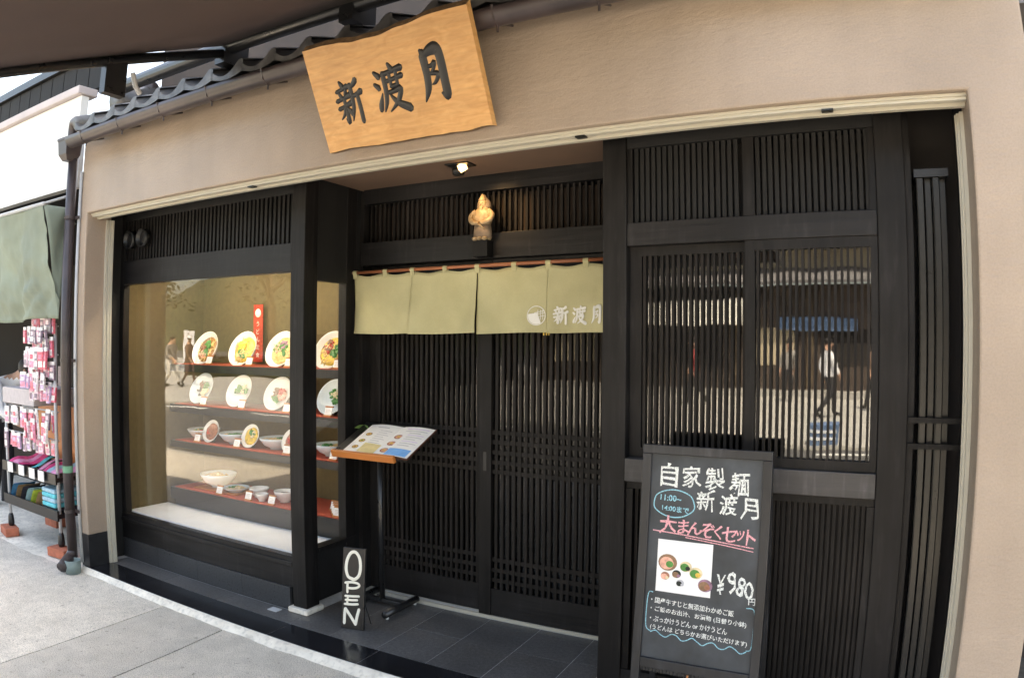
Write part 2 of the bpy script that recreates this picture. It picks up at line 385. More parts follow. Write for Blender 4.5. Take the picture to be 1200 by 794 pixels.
# white mortar bead along the step
m_ = MB()
def bead(u, v):
    x_ = -1.78+u*6.0
    wdt = .028+.028*min(1, u*3)+.012*noise.noise(Vector((x_*5, 0, 0)))+.006*noise.noise(Vector((x_*23, 1, 0)))
    return (x_, -.327-wdt*v, -.003-(.029+.004*math.sin(v*3))*v**1.6)
struct('mortar_strip', m_.grid(bead, 160, 4), 'cement', smooth=True)
m_ = MB()
def apron(u, v):
    x_ = -5.5+u*3.72; y0_ = -.40-.07*noise.noise(Vector((x_*1.7, 5, 0)))-.02*noise.noise(Vector((x_*9, 5, 0)))-.12*(u > .9)*(u-.9)*10*(1-u)*6
    return (x_, y0_+(.9-y0_)*v, GZ+.007 if v > 0 else GZ-.001)
struct('cement_apron', m_.grid(apron, 90, 5), 'cement')

# ================================================================== ENTRANCE FLOOR
fl = struct('entrance_floor', BX(-1.80, 3.09, -.326, .60, -.19, -.002), 'grout')
def ftile(x0, x1, y0, y1, m='granitef', z=0.0):
    part(fl, 'floor_tile', BX(x0+.0022, x1-.0022, y0+.0022, y1-.0022, -.0019, z+random.uniform(-.0004, .0004)), m)
x = -1.78
while x < 3.05:                                     # polished black border
    ftile(x, min(x+.60, 3.08), -.328, -.146, 'polished', .0005); x += .6
x = -1.74
for w_ in (.61, .57, .6, .6, .6, .6, .6, .6):       # row before the show window and right panel
    if x < -.12 or x >= 1.7: ftile(x, min(x+w_, 3.08 if x > 0 else -.11), -.146, .0 if x < 0 else .05)
    x += w_
xx = [-.11, .0, .291, .591, .891, 1.191, 1.491, 1.70]
for i in range(len(xx)-1):                          # entrance tiles, running bond
    a_, b_ = xx[i], xx[i+1]
    cut = .18 if i % 2 == 1 else .48
    if i == 0: ftile(a_, b_, -.146, .0); continue
    if i in (3, 5): ftile(a_, b_, -.146, .18); ftile(a_, b_, .18, .488)
    elif i in (1, 6): ftile(a_, b_, -.146, .2); ftile(a_, b_, .2, .488)
    else: ftile(a_, b_, -.146, .488)
solo('floor_socket', BX(-.235, -.165, -.075, -.03, .001, .005), 'conduit', 'small grey metal cover plate set in the dark floor by the post', 'cover plate')

# ================================================================== SHOP BUILDING (stucco shell)
bld = thing('shop_building', 'beige stucco shop building with wide dark timber front', 'building', (.68, -.2, 0))
outline = [(-1.81, -.05), (-1.715, -.05), (-1.715, 2.335), (3.087, 2.335), (3.087, -.05), (3.30, -.05), (3.30, 2.86), (-1.81, 2.86)]
part(bld, 'wall', MB().prism(outline, -.314, -.125), 'stucco', bevel=.008)
part(bld, 'plinth', BX(-1.814, -1.712, -.318, -.13, -.04, .222), 'plinth')
part(bld, 'side_wall', BX(-1.83, -1.811, -.12, 3.4, -.1, 2.86), 'stucco'); part(bld, 'side_wall', BX(3.282, 3.30, -.12, 3.4, -.1, 2.86), 'stucco')
part(bld, 'upper_wall', BX(-1.83, 3.258, .28, 6.5, 2.87, 6.4), 'oppwood'); part(bld, 'upper_shade_roof', BX(-2.0, 3.4, -.1, 6.6, 6.41, 6.7), 'opproof')  # upper storey raised and roofed out of view to shade the front
part(bld, 'back_panel', BX(-1.80, 3.09, .78, .80, 0, 2.6), 'dark') if False else None
rm = part(bld, 'entry_ceiling', BX(.002, 1.689, -.12, .50, 2.405, 2.43), 'ceil')
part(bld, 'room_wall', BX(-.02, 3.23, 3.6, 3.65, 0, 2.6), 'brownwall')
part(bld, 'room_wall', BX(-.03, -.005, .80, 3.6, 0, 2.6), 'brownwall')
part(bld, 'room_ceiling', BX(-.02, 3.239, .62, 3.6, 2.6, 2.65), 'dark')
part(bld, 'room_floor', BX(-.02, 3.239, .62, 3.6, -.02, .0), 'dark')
nb = thing('next_house', 'dark timber house standing right of the stucco wall', 'building', (6, .3, 0))
part(nb, 'wall', BX(3.34, 9.5, 1.0, 6.0, -.05, 6.0), 'oppwood'); part(nb, 'eave', BX(3.33, 9.6, .5, 6.2, 3.0, 3.2), 'opproof')
part(bld, 'fill_panel', BX(-1.80, -.0, -.124, -.10, 2.36, 2.6), 'woodd')
part(bld, 'fill_panel', BX(1.69, 3.09, -.124, -.10, 2.36, 2.6), 'woodd')
part(bld, 'soffit', BX(-1.80, -.0, -.10, .12, 2.43, 2.45), 'woodd'); part(bld, 'soffit', BX(1.69, 3.09, -.10, .6, 2.43, 2.45), 'woodd')
part(bld, 'inner_jamb', BX(-1.81, -1.796, -.124, .10, 0, 2.5), 'woodd'); part(bld, 'inner_jamb', BX(3.089, 3.11, -.124, .5, 0, 2.5), 'woodd')
# shutter track in cream aluminium
tr = thing('shutter_track', 'cream aluminium shutter track lining the top and sides of the opening', 'track', (.68, -.25, 2.3))
part(tr, 'top_rail', BX(-1.714, 3.086, -.275, -.245, 2.313, 2.3345), 'alu')
part(tr, 'top_rail', BX(-1.714, 3.086, -.284, -.276, 2.324, 2.3343), 'alu')
part(tr, 'lower_lip', BX(-1.714, 3.086, -.238, -.215, 2.302, 2.334), 'alu')
for x in (-.135, 1.70, 2.62):
    part(tr, 'joint_cover', BX(x-.02, x+.02, -.280, -.246, 2.307, 2.3128), 'alud')
for x, s in ((-1.714, 1), (3.086, -1)):
    for y0, y1, dx in ((-.168, -.150, .014), (-.147, -.132, .022), (-.131, -.118, .026)):
        a_, b_ = sorted((x, x+s*dx)); part(tr, 'side_rail', BX(a_, b_, y0, y1, .001, 2.305), 'alu')

# ---------------- roof eave: tiles, gutter, pipes
eave = thing('tiled_eave', 'narrow eave of grey wavy clay roof tiles along the wall top', 'roof', (0, -.4, 2.86))
def tilemesh():
    m = MB(); n = 14; P = .232
    def prof(u):                                   # concave pan with a rolled edge
        return -.050*math.sin(PI*min(1, u/.8))**.8 + .014*math.exp(-((u-.9)/.07)**2)
    m.grid(lambda u, v: ((u-.5)*(P+.012), v*.36, prof(u)+v*.13+.006*u), n, 3); b = len(m.v)
    fr = [m.v[i] for i in range(n+1)]
    for (x_, y_, z_) in fr: m.v.append((x_, y_-.006, z_-.003))
    for i, (x_, y_, z_) in enumerate(fr): m.v.append((x_, y_-.006, min(z_-.024, -.052-.022*math.sin(PI*i/n))))
    for (x_, y_, z_) in fr: m.v.append((x_, y_+.05, z_-.03))
    for i in range(n):
        m.f.append((b+i, b+i+1, i+1, i)); m.f.append((b+n+1+i, b+n+2+i, b+i+1, b+i)); m.f.append((b+2*n+2+i, b+2*n+3+i, b+n+2+i, b+n+1+i))
    return m.mesh('roof_tile', 'tile')
tm = tilemesh()
locs = []
for r_ in range(3):
    for i in range(20): locs.append((-1.50+i*.232, -.495+r_*.26, 2.892+r_*.115))
pieces(eave, 'roof_tile', tm, locs)
part(eave, 'batten', BX(-1.68, 3.25, -.42, .24, 2.862, 2.868), 'woodd')
part(eave, 'fascia_board', BX(-1.68, 3.25, -.425, -.40, 2.78, 2.86), 'woodd')
part(eave, 'ridge_end_tile', MB().tube([(-1.64, -.48, 2.885), (-1.64, -.1, 3.02), (-1.64, .25, 3.16)], .05, 14), 'tile', True)
part(eave, 'end_disc', MB().tube([(-1.36, -.36, 2.985), (-1.36, -.10, 3.09)], [.085, .085], 16), 'tile', True)
gt = thing('rain_gutter', 'dark brown half-round rain gutter with hopper and downpipe left of the shop', 'gutter', (-1.6, -.45, 2.75))
def trough(u, v):
    t = PI*(1+v); return (-1.70+u*4.95, -.475+.048*math.cos(t), 2.800+.060*math.sin(t))
part(gt, 'trough', MB().grid(trough, 20, 10), 'gutter', True, solid=.003)
for x in [-1.5+.42*i for i in range(11)]:
    part(gt, 'bracket', MB().tube([(x, -.527, 2.805), (x, -.513, 2.757), (x, -.475, 2.735), (x, -.437, 2.757), (x, -.35, 2.79)], .005, 5).tube([(x, -.475, 2.735), (x, -.475, 2.712)], .005, 5), 'gutter')
PX, PY = -1.855, -.365
m_ = MB(); m_.lathe([(.045, 0), (.075, .04), (.085, .13), (.092, .135), (.092, .15)], 4, (0, 0, 0)); m_.xf(Matrix.Translation((PX-.01, PY-.03, 2.69)) @ Matrix.Rotation(PI/4, 4, 'Z'))
part(gt, 'hopper', m_, 'gutter')
part(gt, 'elbow', MB().tube(cat_rom([(PX+.01, PY-.03, 2.80), (PX+.01, PY-.03, 2.90), (PX+.04, PY-.04, 2.945), (PX+.12, PY-.05, 2.93), (PX+.2, PY-.05, 2.88)]), .032, 12), 'gutter', True)
part(gt, 'downpipe', MB().tube([(PX, PY, 2.72), (PX, PY, .05)], .034, 14), 'gutter', True)
part(gt, 'shoe_bend', MB().tube(cat_rom([(PX, PY, .09), (PX+.01, PY-.03, .06), (PX+.06, PY-.12, .015)]), [.036]*6+[.04]*5, 12), 'gutter', True)
for z in (.36, 1.36, 2.3): part(gt, 'pipe_clip', MB().tube([(PX, PY, z), (PX, PY, z+.02)], .038, 14).box(PX, PX+.08, PY+.02, PY+.03, z, z+.02), 'gutter')
part(gt, 'tape_band', MB().tube([(PX, PY, .63), (PX, PY, .675)], .0352, 14), 'tape')
part(gt, 'drain_cup', MB().lathe([(.05, 0), (.055, .09), (.05, .092), (.045, .02)], 14, (PX+.085, PY-.05, GZ)), 'shoe', True)
solo('wall_conduit', MB().tube([(-1.80, -.325, .02), (-1.80, -.325, 2.62)], .011, 8), 'conduit', 'thin pale grey conduit running up the wall corner beside the downpipe', 'conduit', smooth=True)
solo('vent_pipe', MB().tube(cat_rom([(-1.60, -.15, 2.86), (-1.60, -.15, 3.08), (-1.56, -.15, 3.13), (-1.3, -.13, 3.14)]), .045, 12), 'gutter', 'thick dark grey pipe bending over the left end of the roof tiles', 'pipe', smooth=True)

# ---------------- brown awning above
aw = thing('brown_awning', 'large brown fabric awning on dark tubes above the shop front', 'awning', (1.0, -.42, 3.02))
PT = .38; AX0, AX1, AY1 = -.2, 2.1, -2.8
def fab(u, v):
    y_ = -.45+(AY1+.45)*v; return (AX0+(AX1-AX0)*u, y_, 3.040+PT*(y_+.45)-.02*math.sin(PI*v))
part(aw, 'fabric', MB().grid(fab, 8, 10), 'awn', True, solid=.002)
part(aw, 'roller_tube', MB().tube([(-1.25, -.43, 3.04), (AX1+.03, -.43, 3.04)], .042, 14), 'steel', True)
part(aw, 'front_bar', MB().tube([(AX0-.03, AY1, 3.06+PT*(AY1+.45)), (AX1+.03, AY1, 3.06+PT*(AY1+.45))], .03, 10), 'steel', True)
for x in (AX0, AX1):
    part(aw, 'arm', MB().tube([(x, -.43, 3.005), (x, AY1, 3.02+PT*(AY1+.45))], .024, 10), 'steel', True)
    part(aw, 'clamp', BX(x-.05, x+.03, -.47, -.31, 2.94, 3.08), 'steel')
for x in (.65, 1.5): part(aw, 'clamp', BX(x-.04, x+.04, -.47, -.3, 2.95, 3.10), 'steel')
m_ = BX(AX0-.03, AX0+.015, -1.13, -1.02, 2.60, 2.78); part(aw, 'drop_bracket', m_, 'steel')
part(aw, 'cord_hook', MB().tube([(AX0+.03, -1.0, 2.72), (AX0+.03, -.98, 2.66), (AX0+.03, -.95, 2.63)], .012, 6), 'conduit')

# ---------------- wooden name board
SW, SH = .86, .482
lean = math.atan2(.215, .43)
sg = thing('name_board', 'orange wooden board with three large black brushed characters above the entrance', 'sign', (.940, -.36, 2.372), (lean, 0, R(-.5)))
N = 36
def edge(seed, x, amp): return amp*noise.noise(Vector((x*3.2, seed, 0)))+amp*.35*noise.noise(Vector((x*11, seed, 2)))
top = [(-SW/2+SW*i/N, SH+.012*math.sin(i/N*5.2+2.6)+edge(1, i/N, .012)) for i in range(N+1)]
bot = [(-SW/2+SW*i/N, .0+edge(5, i/N, .012)) for i in range(N+1)]
m_ = MB(); TH = .035
b0 = 0
for (x_, z_) in bot: m_.v += [(x_, -TH/2, z_+.006), (x_, TH/2, z_-.004)]
for (x_, z_) in top: m_.v += [(x_, -TH/2, z_-.012), (x_, TH/2, z_+.008)]
nB = 2*(N+1)
for i in range(N):
    a_, b_ = 2*i, 2*i+2
    m_.f += [(a_, b_, nB+b_, nB+a_), (a_+1, nB+a_+1, nB+b_+1, b_+1)]
m_.f += [(0, nB, nB+1, 1), (2*N, 2*N+1, nB+2*N+1, nB+2*N)]
part(sg, 'board', m_, 'signwood', local=True)
for fl_ in (0, 1):
    m_ = MB()
    for i in range(N):
        a_, b_ = 2*i, 2*i+2
        src = []
        for q in (a_, b_):
            if fl_ == 0: p, r2 = bot[q//2], (.006, -.004)
            else: p, r2 = top[q//2], (-.012, .008)
            src += [(p[0], -TH/2, p[1]+r2[0]), (p[0], TH/2, p[1]+r2[1])]
        b_i = len(m_.v); m_.v += src; m_.f.append((b_i, b_i+1, b_i+3, b_i+2) if fl_ == 0 else (b_i, b_i+2, b_i+3, b_i+1))
    bm = bmesh.new(); me_ = m_.mesh('bark_edge', 'bark'); bm.from_mesh(me_); bmesh.ops.remove_doubles(bm, verts=bm.verts, dist=1e-5); bm.to_mesh(me_); bm.free(); put('bark_edge', me_, sg)
SHIN = [([(27,99),(34,89)],[4,6.5]), ([(8,78),(30,82),(52,87)],[4,4,6]), ([(17,74),(22,63)],[4,5.5]), ([(43,77),(35,65)],[5,3]), ([(2,56),(28,60),(56,66)],[4.5,4,6.5]),
        ([(4,37),(28,41),(54,47)],[4.5,4,6]), ([(30,60),(31,30),(29,3),(21,11)],[5,5.5,6,1.5]), ([(28,40),(20,24),(4,12)],[5,4,1.5]), ([(34,37),(41,31),(50,20)],[3,5,6]),
        ([(88,97),(76,88),(62,83)],[6.5,5,3]), ([(63,88),(62,55),(58,30),(46,4)],[6,6,5,1.5]), ([(62,61),(80,63),(99,69)],[4.5,4.5,6.5]), ([(83,64),(84,30),(83,-2)],[5.5,6,6])]
WATARU = [([(6,90),(18,80)],[4,6.5]), ([(0,64),(12,55)],[4,6]), ([(3,8),(8,20),(20,42)],[6,6,1.5]), ([(58,102),(64,91)],[4,6.5]), ([(30,82),(60,86),(96,90)],[5,4.5,6.5]),
          ([(34,84),(33,48),(27,22),(15,2)],[6,6,5,1.5]), ([(40,66),(66,69),(94,73)],[4,4,5.5]), ([(54,80),(54,54)],[4.5,4]), ([(77,83),(75,55)],[4.5,4]), ([(53,53),(77,55)],[4,4]),
          ([(42,41),(64,43),(82,45),(66,20),(34,0)],[4.5,4.5,6,5,1.5]), ([(46,34),(64,16),(100,0)],[3,6,8])]
TSUKI = [([(26,97),(30,88),(31,50),(26,24),(10,0)],[4,8,7.5,6.5,1.5]), ([(30,86),(52,95),(74,96),(82,80),(82,30),(80,6),(66,10)],[4,7,9,8.5,8.5,8,2]),
         ([(36,66),(50,66),(62,71),(54,58),(42,50)],[2.5,3,4,3,2]), ([(42,50),(60,50),(66,46),(54,34),(42,30)],[2,3.5,4,3,1])]
def brush(strokes, w_, h_, hh, fat=1.0):
    m = MB()
    for pts, ws in strokes: stroke(m, pts, [q*fat for q in ws], 1, 5)
    return m.map(lambda x_, y_, z_: ((x_/100-.5)*w_, y_*hh, (z_/100-.5)*h_))
for st, nm, cx, cz, w_, h_ in ((SHIN, 'shin', -.238, .213, .146, .182), (WATARU, 'wataru', -.008, .230, .155, .190), (TSUKI, 'tsuki', .212, .250, .152, .208)):
    m_ = brush(st, w_, h_, .0045, 1.65 if nm == 'tsuki' else 1.45).map(lambda x_, y_, z_: (x_+cx, y_-TH/2+.001, z_+cz))
    part(sg, 'character', m_, 'ink', True, local=True)
for x in (-.3, .3): part(sg, 'hanger', MB().tube([(x, TH/2, .40), (x, .20, .44)], .008, 6), 'steel', local=True)

# ================================================================== SHOW WINDOW BAY (left)
sb = thing('show_window', 'black timber show window with large glass pane left of the entrance', 'show window', (-.95, .1, 0))
part(sb, 'post', BX(-.103, 0, 0, .105, .03, 2.43), 'wood', bevel=.004)
part(sb, 'base_stone', BX(-.125, .02, -.022, .12, .0006, .03), 'cement', bevel=.006)
for i in range(4):
    a_ = -1.79+i*.42; part(sb, 'base_tile', BX(a_+.001, min(a_+.419, -.128), .0, .02, .001, .135), 'granite')
part(sb, 'base_core', BX(-1.795, -.13, .021, .06, .0, .30), 'woodd')
part(sb, 'skirting_board', BX(-1.795, -.104, .008, .02, .136, .255), 'woodh')
part(sb, 'sill', BX(-1.795, -.104, -.002, .06, .256, .285), 'woodh', bevel=.004)
part(sb, 'bottom_frame', BX(-1.795, -.104, .006, .055, .286, .312), 'woodh')
part(sb, 'left_frame', BX(-1.795, -1.752, .012, .06, .313, 2.43), 'wood')
part(sb, 'beam', BX(-1.751, -.104, .004, .06, 1.885, 2.046), 'woodh', bevel=.004)
part(sb, 'top_board', BX(-1.751, -.104, .012, .06, 2.322, 2.43), 'woodd')
gp = part(sb, 'pane', BX(-1.752, -.104, .0128, .0178, .3125, 1.884), 'glass')
part(sb, 'backing', BX(-1.751, -.104, .075, .085, 2.046, 2.43), 'woodd')
sm = bxm('slat', .018, .022, .276, 'wood')
n_ = 47; pieces(sb, 'slat', sm, [(-1.735+i*(1.615/(n_-1)), .030, 2.184) for i in range(n_)], .0008)
# side return with its own narrow pane
part(sb, 'side_sill', BX(-.06, -.003, .106, .43, .05, .352), 'woodd'); part(sb, 'side_header', BX(-.06, -.003, .106, .43, 1.845, 2.43), 'woodd')
part(sb, 'side_sill_trim', BX(-.064, .004, .106, .43, .335, .36), 'wood')
part(sb, 'side_post', BX(-.06, .0, .345, .43, .05, 2.42), 'wood', bevel=.003)
part(sb, 'side_pane', BX(-.034, -.028, .106, .345, .352, 1.845), 'glass')
part(sb, 'corner_board', BX(-.06, .0, .431, .50, .02, 2.42), 'woodd')
# inside
part(sb, 'back_panel', BX(-1.80, -.001, .74, .76, .2, 2.0), 'gold')
part(sb, 'side_panel', BX(-1.80, -1.79, .061, .74, .2, 2.0), 'gold')
part(sb, 'right_panel', BX(-.012, -.001, .505, .74, .2, 2.0), 'gold')
part(sb, 'inner_ceiling', BX(-1.80, -.061, .061, .74, 1.99, 2.01), 'card')
part(sb, 'white_base', BX(-1.789, -.066, .062, .395, .30, .32), 'whiteboard')
tubes = part(sb, 'added_tube', MB().tube([(-1.55, .13, 1.955), (-.25, .13, 1.955)], .013, 8), mat('added_tube_glow', (.9, .9, .85), .5, 0, emit=(1, .93, .80), estr=11))  # unseen tube, added to light the food
part(sb, 'added_tube_fitting', BX(-1.6, -.2, .11, .15, 1.972, 1.989), 'card')  # holder for the added tube
for zt, zb, x0 in ((1.345, 1.29, -1.69), (1.06, 1.0, -1.69), (.80, .75, -1.69), (.46, .37, -1.70)):
    part(sb, 'shelf', BX(x0, -.015, .3725, .735, zt-.022, zt-.005), 'black'); part(sb, 'shelf_front', BX(x0, -.015, .36, .372, zb, zt-.005), 'black')
    part(sb, 'shelf_cloth', BX(x0+.04, -.02, .372, .73, zt-.0048, zt), 'red')
for zt in (1.29, 1.0, .75): part(sb, 'added_shelf_light', BX(-1.66, -.05, .3745, .386, zt+.018, zt+.026), 'addedstrip')  # hidden glow strips, added to brighten the bowls on the lower shelves
part(sb, 'plinth_box', BX(-1.70, -.02, .398, .73, .20, .369), 'black')

# speakers on the slats
for i, x in enumerate((-1.655, -1.50)):
    t = thing('round_speaker', ('leftmost', 'right-hand')[i]+' of the two round black speakers on the slats over the show window', 'speaker', (x, .0, 2.185), group='round speakers on the slats')
    part(t, 'ring', MB().lathe([(.052, 0), (.062, 0), (.062, .03), (.052, .03), (.052, 0)], 24).xf(Matrix.Rotation(PI/2, 4, 'X')), 'alud', True, local=True)
    part(t, 'cone', MB().lathe([(.001, .012), (.03, .010), (.053, .002), (.053, -.02)], 24).xf(Matrix.Rotation(PI/2, 4, 'X')), 'black', True, local=True)

# ---------------- dishes
flat('noodle', (.72, .50, .20), .3, .3, 60); flat('broth', (.33, .16, .05), .2); flat('egg', (.80, .52, .08), .3, .3, 60); flat('greens', (.05, .22, .04), .3, .3, 60); flat('meat', (.36, .14, .08), .3, .3, 60); flat('pinkfish', (.78, .38, .28), .3, .3, 60); flat('redbit', (.50, .05, .03), .3, .3, 60); flat('tofu', (.72, .58, .36), .3, .3, 60); flat('nori', (.015, .02, .015)); flat('purple', (.30, .16, .24), .3, .3, 60); flat('brownfood', (.24, .13, .07), .3, .3, 60)
def bowlmesh(r, d, foot, m):
    return MB().lathe([(foot*.9, 0), (foot, 0), (foot, d*.12), (r*.72, d*.35), (r*.95, d*.82), (r, d), (r*.965, d), (r*.90, d*.82), (r*.66, d*.42), (foot*.6, d*.25), (.002, d*.24)], 28).mesh('bowl', m, True)
def dish(name, label, loc, r, d, foot, mats, tilt=0, glaze='porcelain', fill=.62, seed=0, group=None, yaw=0):
    t = thing(name, label, 'dish', loc, (tilt, 0, yaw), group)
    put('bowl', bowlmesh(r, d, foot, glaze), t)
    rnd = random.Random(seed)
    fr = r*(.55+.35*fill)
    if mats:
        base, tops = mats[0], mats[1:]
        if base:
            m = MB().lathe([(fr, d*fill*.9), (fr*.8, d*(fill+.06)), (fr*.4, d*(fill+.1)), (.002, d*(fill+.12))], 20)
            m.v = [(x+rnd.uniform(-.002, .002), y+rnd.uniform(-.002, .002), z+rnd.uniform(-.003, .003)) for x, y, z in m.v]
            part(t, 'food_base', m, base, True, local=True)
        if base and r > .1:
            m = MB()
            for _ in range(26):
                a_ = rnd.uniform(0, 2*PI); q_ = fr*rnd.uniform(.1, .85); c_ = Vector((q_*math.cos(a_), q_*math.sin(a_), d*(fill+.10))); b2 = rnd.uniform(0, 2*PI); l_ = fr*rnd.uniform(.2, .5)
                m.tube([c_-Vector((l_*math.cos(b2), l_*math.sin(b2), .004)), c_+Vector((-l_*.3*math.sin(b2), l_*.3*math.cos(b2), .003)), c_+Vector((l_*math.cos(b2), l_*math.sin(b2), -.004))], .0032, 5)
            part(t, 'noodles', m, 'noodle', True, local=True)
        for q, mm in enumerate(tops):
            m = MB(); a0 = rnd.uniform(0, 2*PI); rr = fr*.42
            for _ in range(14):
                a_ = a0+rnd.uniform(-.9, .9); q_ = rr*rnd.uniform(.3, 1.5)
                m.blob((q_*math.cos(a_), q_*math.sin(a_), d*(fill+.14)), fr*rnd.uniform(.09, .22), rnd.uniform(.6, 1.4), rnd.uniform(.5, 1.2), .6, .35, 7, 4, rnd.random())
            part(t, 'topping', m, mm, False, local=True)
    return t
def tilted(label, x, z, r, d, foot, mats, tl, glaze, seed, y=.47, fill=.6):
    ax = Vector((0, -math.sin(tl), math.cos(tl)))
    base = Vector((x, y, z))-ax*d
    o = dish('noodle_bowl', label, base, r, d, foot, mats, tl, glaze, fill, seed)
    bx = part(o, 'easel', BX(-.02, .02, -r*.9, -r*.3, -.02, .004), 'steel', local=True)
    return o
for i, (x, mats_, lb) in enumerate(((-1.43, ('broth', 'greens', 'meat', 'pinkfish', 'greens'), 'tilted white noodle bowl with meat and greens, leftmost on the top shelf'),
                                   (-1.03, ('egg', 'egg', 'noodle', 'greens'), 'tilted white noodle bowl filled with yellow egg on the top shelf'),
                                   (-.665, ('noodle', 'greens', 'pinkfish', 'purple', 'greens'), 'tilted white noodle bowl with pink and green topping beside the black post'),
                                   (-.235, ('egg', 'brownfood', 'greens', 'redbit', 'noodle'), 'tilted noodle bowl on the top shelf seen through the narrow side pane'))):
    tilted(lb, x, 1.457, .128, .062, .05, mats_, R(66), 'porcelain', i+3)
for i, (x, mats_, lb) in enumerate(((-1.47, (None, 'brownfood', 'nori', 'tofu', 'greens'), 'tilted bluish bowl with dark seaweed, leftmost on the second shelf'),
                                   (-1.065, (None, 'tofu', 'greens', 'greens'), 'tilted white bowl with a green mound on the second shelf'),
                                   (-.69, (None, 'pinkfish', 'brownfood', 'redbit', 'greens'), 'tilted white bowl with red topping on the second shelf'),
                                   (-.215, (None, 'greens', 'greens', 'tofu'), 'tilted bluish bowl with green topping seen through the narrow side pane'))):
    tilted(lb, x, 1.172, .118, .05, .045, mats_, R(64), 'bluewhite' if i % 3 == 0 else 'porcelain', i+13, fill=.5)
for i, (x, mats_, lb) in enumerate(((-1.50, ('broth', 'greens', 'redbit', 'tofu'), 'white noodle bowl with red and green topping, left end of the third shelf'),
                                   (-1.15, ('tofu', 'greens'), 'wide white bowl with a black garnish in the middle of the third shelf'),
                                   (-.74, ('tofu', 'greens'), 'wide white bowl with a black garnish next to the post on the third shelf'),
                                   (-.25, ('tofu', 'greens'), 'white bowl with a black garnish on the third shelf behind the side pane'))):
    dish('noodle_bowl', lb, (x, .52, .801), .122, .075, .05, mats_, 0, 'bluewhite' if i else 'porcelain', .72, i+30)
for i, (x, mats_, lb) in enumerate(((-1.34, ('meat', 'meat', 'redbit'), 'small tilted plate of dark red meat on the third shelf'),
                                   (-.93, ('egg', 'tofu', 'greens'), 'small tilted plate of yellow and green food on the third shelf'),
                                   (-.545, ('meat', 'redbit'), 'small tilted plate half hidden by the black post on the third shelf'))):
    tilted(lb, x, .878, .082, .03, .035, mats_, R(68), 'porcelain', i+50, y=.45)
tray = solo('wooden_tray', BX(-1.50, -1.06, .42, .66, .461, .470), 'lip', 'low wooden tray under the large bowl on the lowest shelf', 'tray', bevel=.003)
dish('noodle_bowl', 'large deep bluish bowl standing on the wooden tray on the lowest shelf', (-1.36, .53, .471), .130, .098, .05, ('broth', 'tofu'), 0, 'bluewhite', .7, 61)
dish('side_plate', 'oval plate of fried food and greens beside the large bowl', (-1.14, .50, .471), .095, .03, .05, ('tofu', 'tofu', 'greens', 'noodle'), 0, 'bluewhite', .7, 62)
dish('small_cup', 'leftmost of the three small white cups on the lowest shelf', (-.905, .50, .461), .068, .065, .03, ('broth',), 0, 'porcelain', .6, 63)
dish('small_cup', 'smallest white cup in front on the lowest shelf', (-.80, .43, .461), .042, .05, .022, ('brownfood',), 0, 'porcelain', .6, 64)
dish('small_cup', 'white cup next to the black post with garnish on the lowest shelf', (-.66, .50, .461), .072, .075, .032, ('broth', 'nori'), 0, 'porcelain', .7, 65)
# price cards
cm = BX(-.028, .028, -.002, .002, 0, .052).mesh('card', 'card'); cwm = BX(-.03, .03, -.006, .016, -.004, .006).mesh('card_block', 'cardwood')
lines = MB()
for q in range(4): lines.box(-.02, .02-.008*(q % 2), -.0024, -.0021, .012+q*.008, .0135+q*.008)
lm = lines.mesh('printed_lines', 'meat')
def pcard(label, x, z, y=.385, tl=-18, group='price cards on the shelves'):
    t = thing('price_card', label, 'price card', (x, y, z+.004), group=group)
    c = put('card', cm, t, (0, 0, 0), (R(tl), 0, 0)); put('printed_lines', lm, c); put('card_block', cwm, t)
    tp = put('card_clip', cwm, t, (0, .016, .052)); tp.scale = (.98, .5, .8)
rows = {1: (1.345, [(-1.355, 'below the leftmost bowl of the top shelf'), (-.945, 'below the yellow bowl of the top shelf'), (-.585, 'below the third bowl of the top shelf'), (-.085, 'on the top shelf in the side pane')]),
        2: (1.06, [(-1.42, 'below the seaweed bowl of the second shelf'), (-1.02, 'below the green bowl of the second shelf'), (-.60, 'below the red bowl of the second shelf'), (-.155, 'on the second shelf in the side pane')]),
        3: (.80, [(-1.49, 'below the left bowl of the third shelf'), (-1.07, 'in the middle of the third shelf'), (-.60, 'next to the black post on the third shelf'), (-.115, 'on the third shelf in the side pane')]),
        4: (.46, [(-1.26, 'in front of the wooden tray'), (-.965, 'in front of the leftmost small cup'), (-.745, 'in front of the smallest cup')])}
for r_, (z, L_) in rows.items():
    for x, s in L_: pcard('white price card '+s, x+(.075 if 'side pane' not in s else -.02), z)
for i in range(4):
    pcard(('rearmost', 'second rearmost', 'second foremost', 'foremost')[i]+' of the four stepped white cards on the lowest shelf', (-.236, -.19, -.15, -.11)[i], .461, (.50, .46, .42, .385)[i], group='stepped cards on the lowest shelf')
# red hanging banner in the case
t = thing('red_banner', 'narrow red banner with white letters hanging behind the bowls in the show window', 'banner', (-1.12, .70, 1.35))
part(t, 'cloth', BX(-1.175, -1.08, .70, .704, 1.36, 1.765), 'redbit')
part(t, 'emblem', MB().lathe([(.03, 0), (.028, .002), (.001, .003)], 18).xf(Matrix.Translation((-1.128, .699, 1.705)) @ Matrix.Rotation(PI/2, 4, 'X')), 'white', True)
for i, c in enumerate('うどん定食'):
    part(t, 'letter', text(c, None, .034).xf(Matrix.Translation((-1.128, .698, 1.63-.055*i))), 'white')

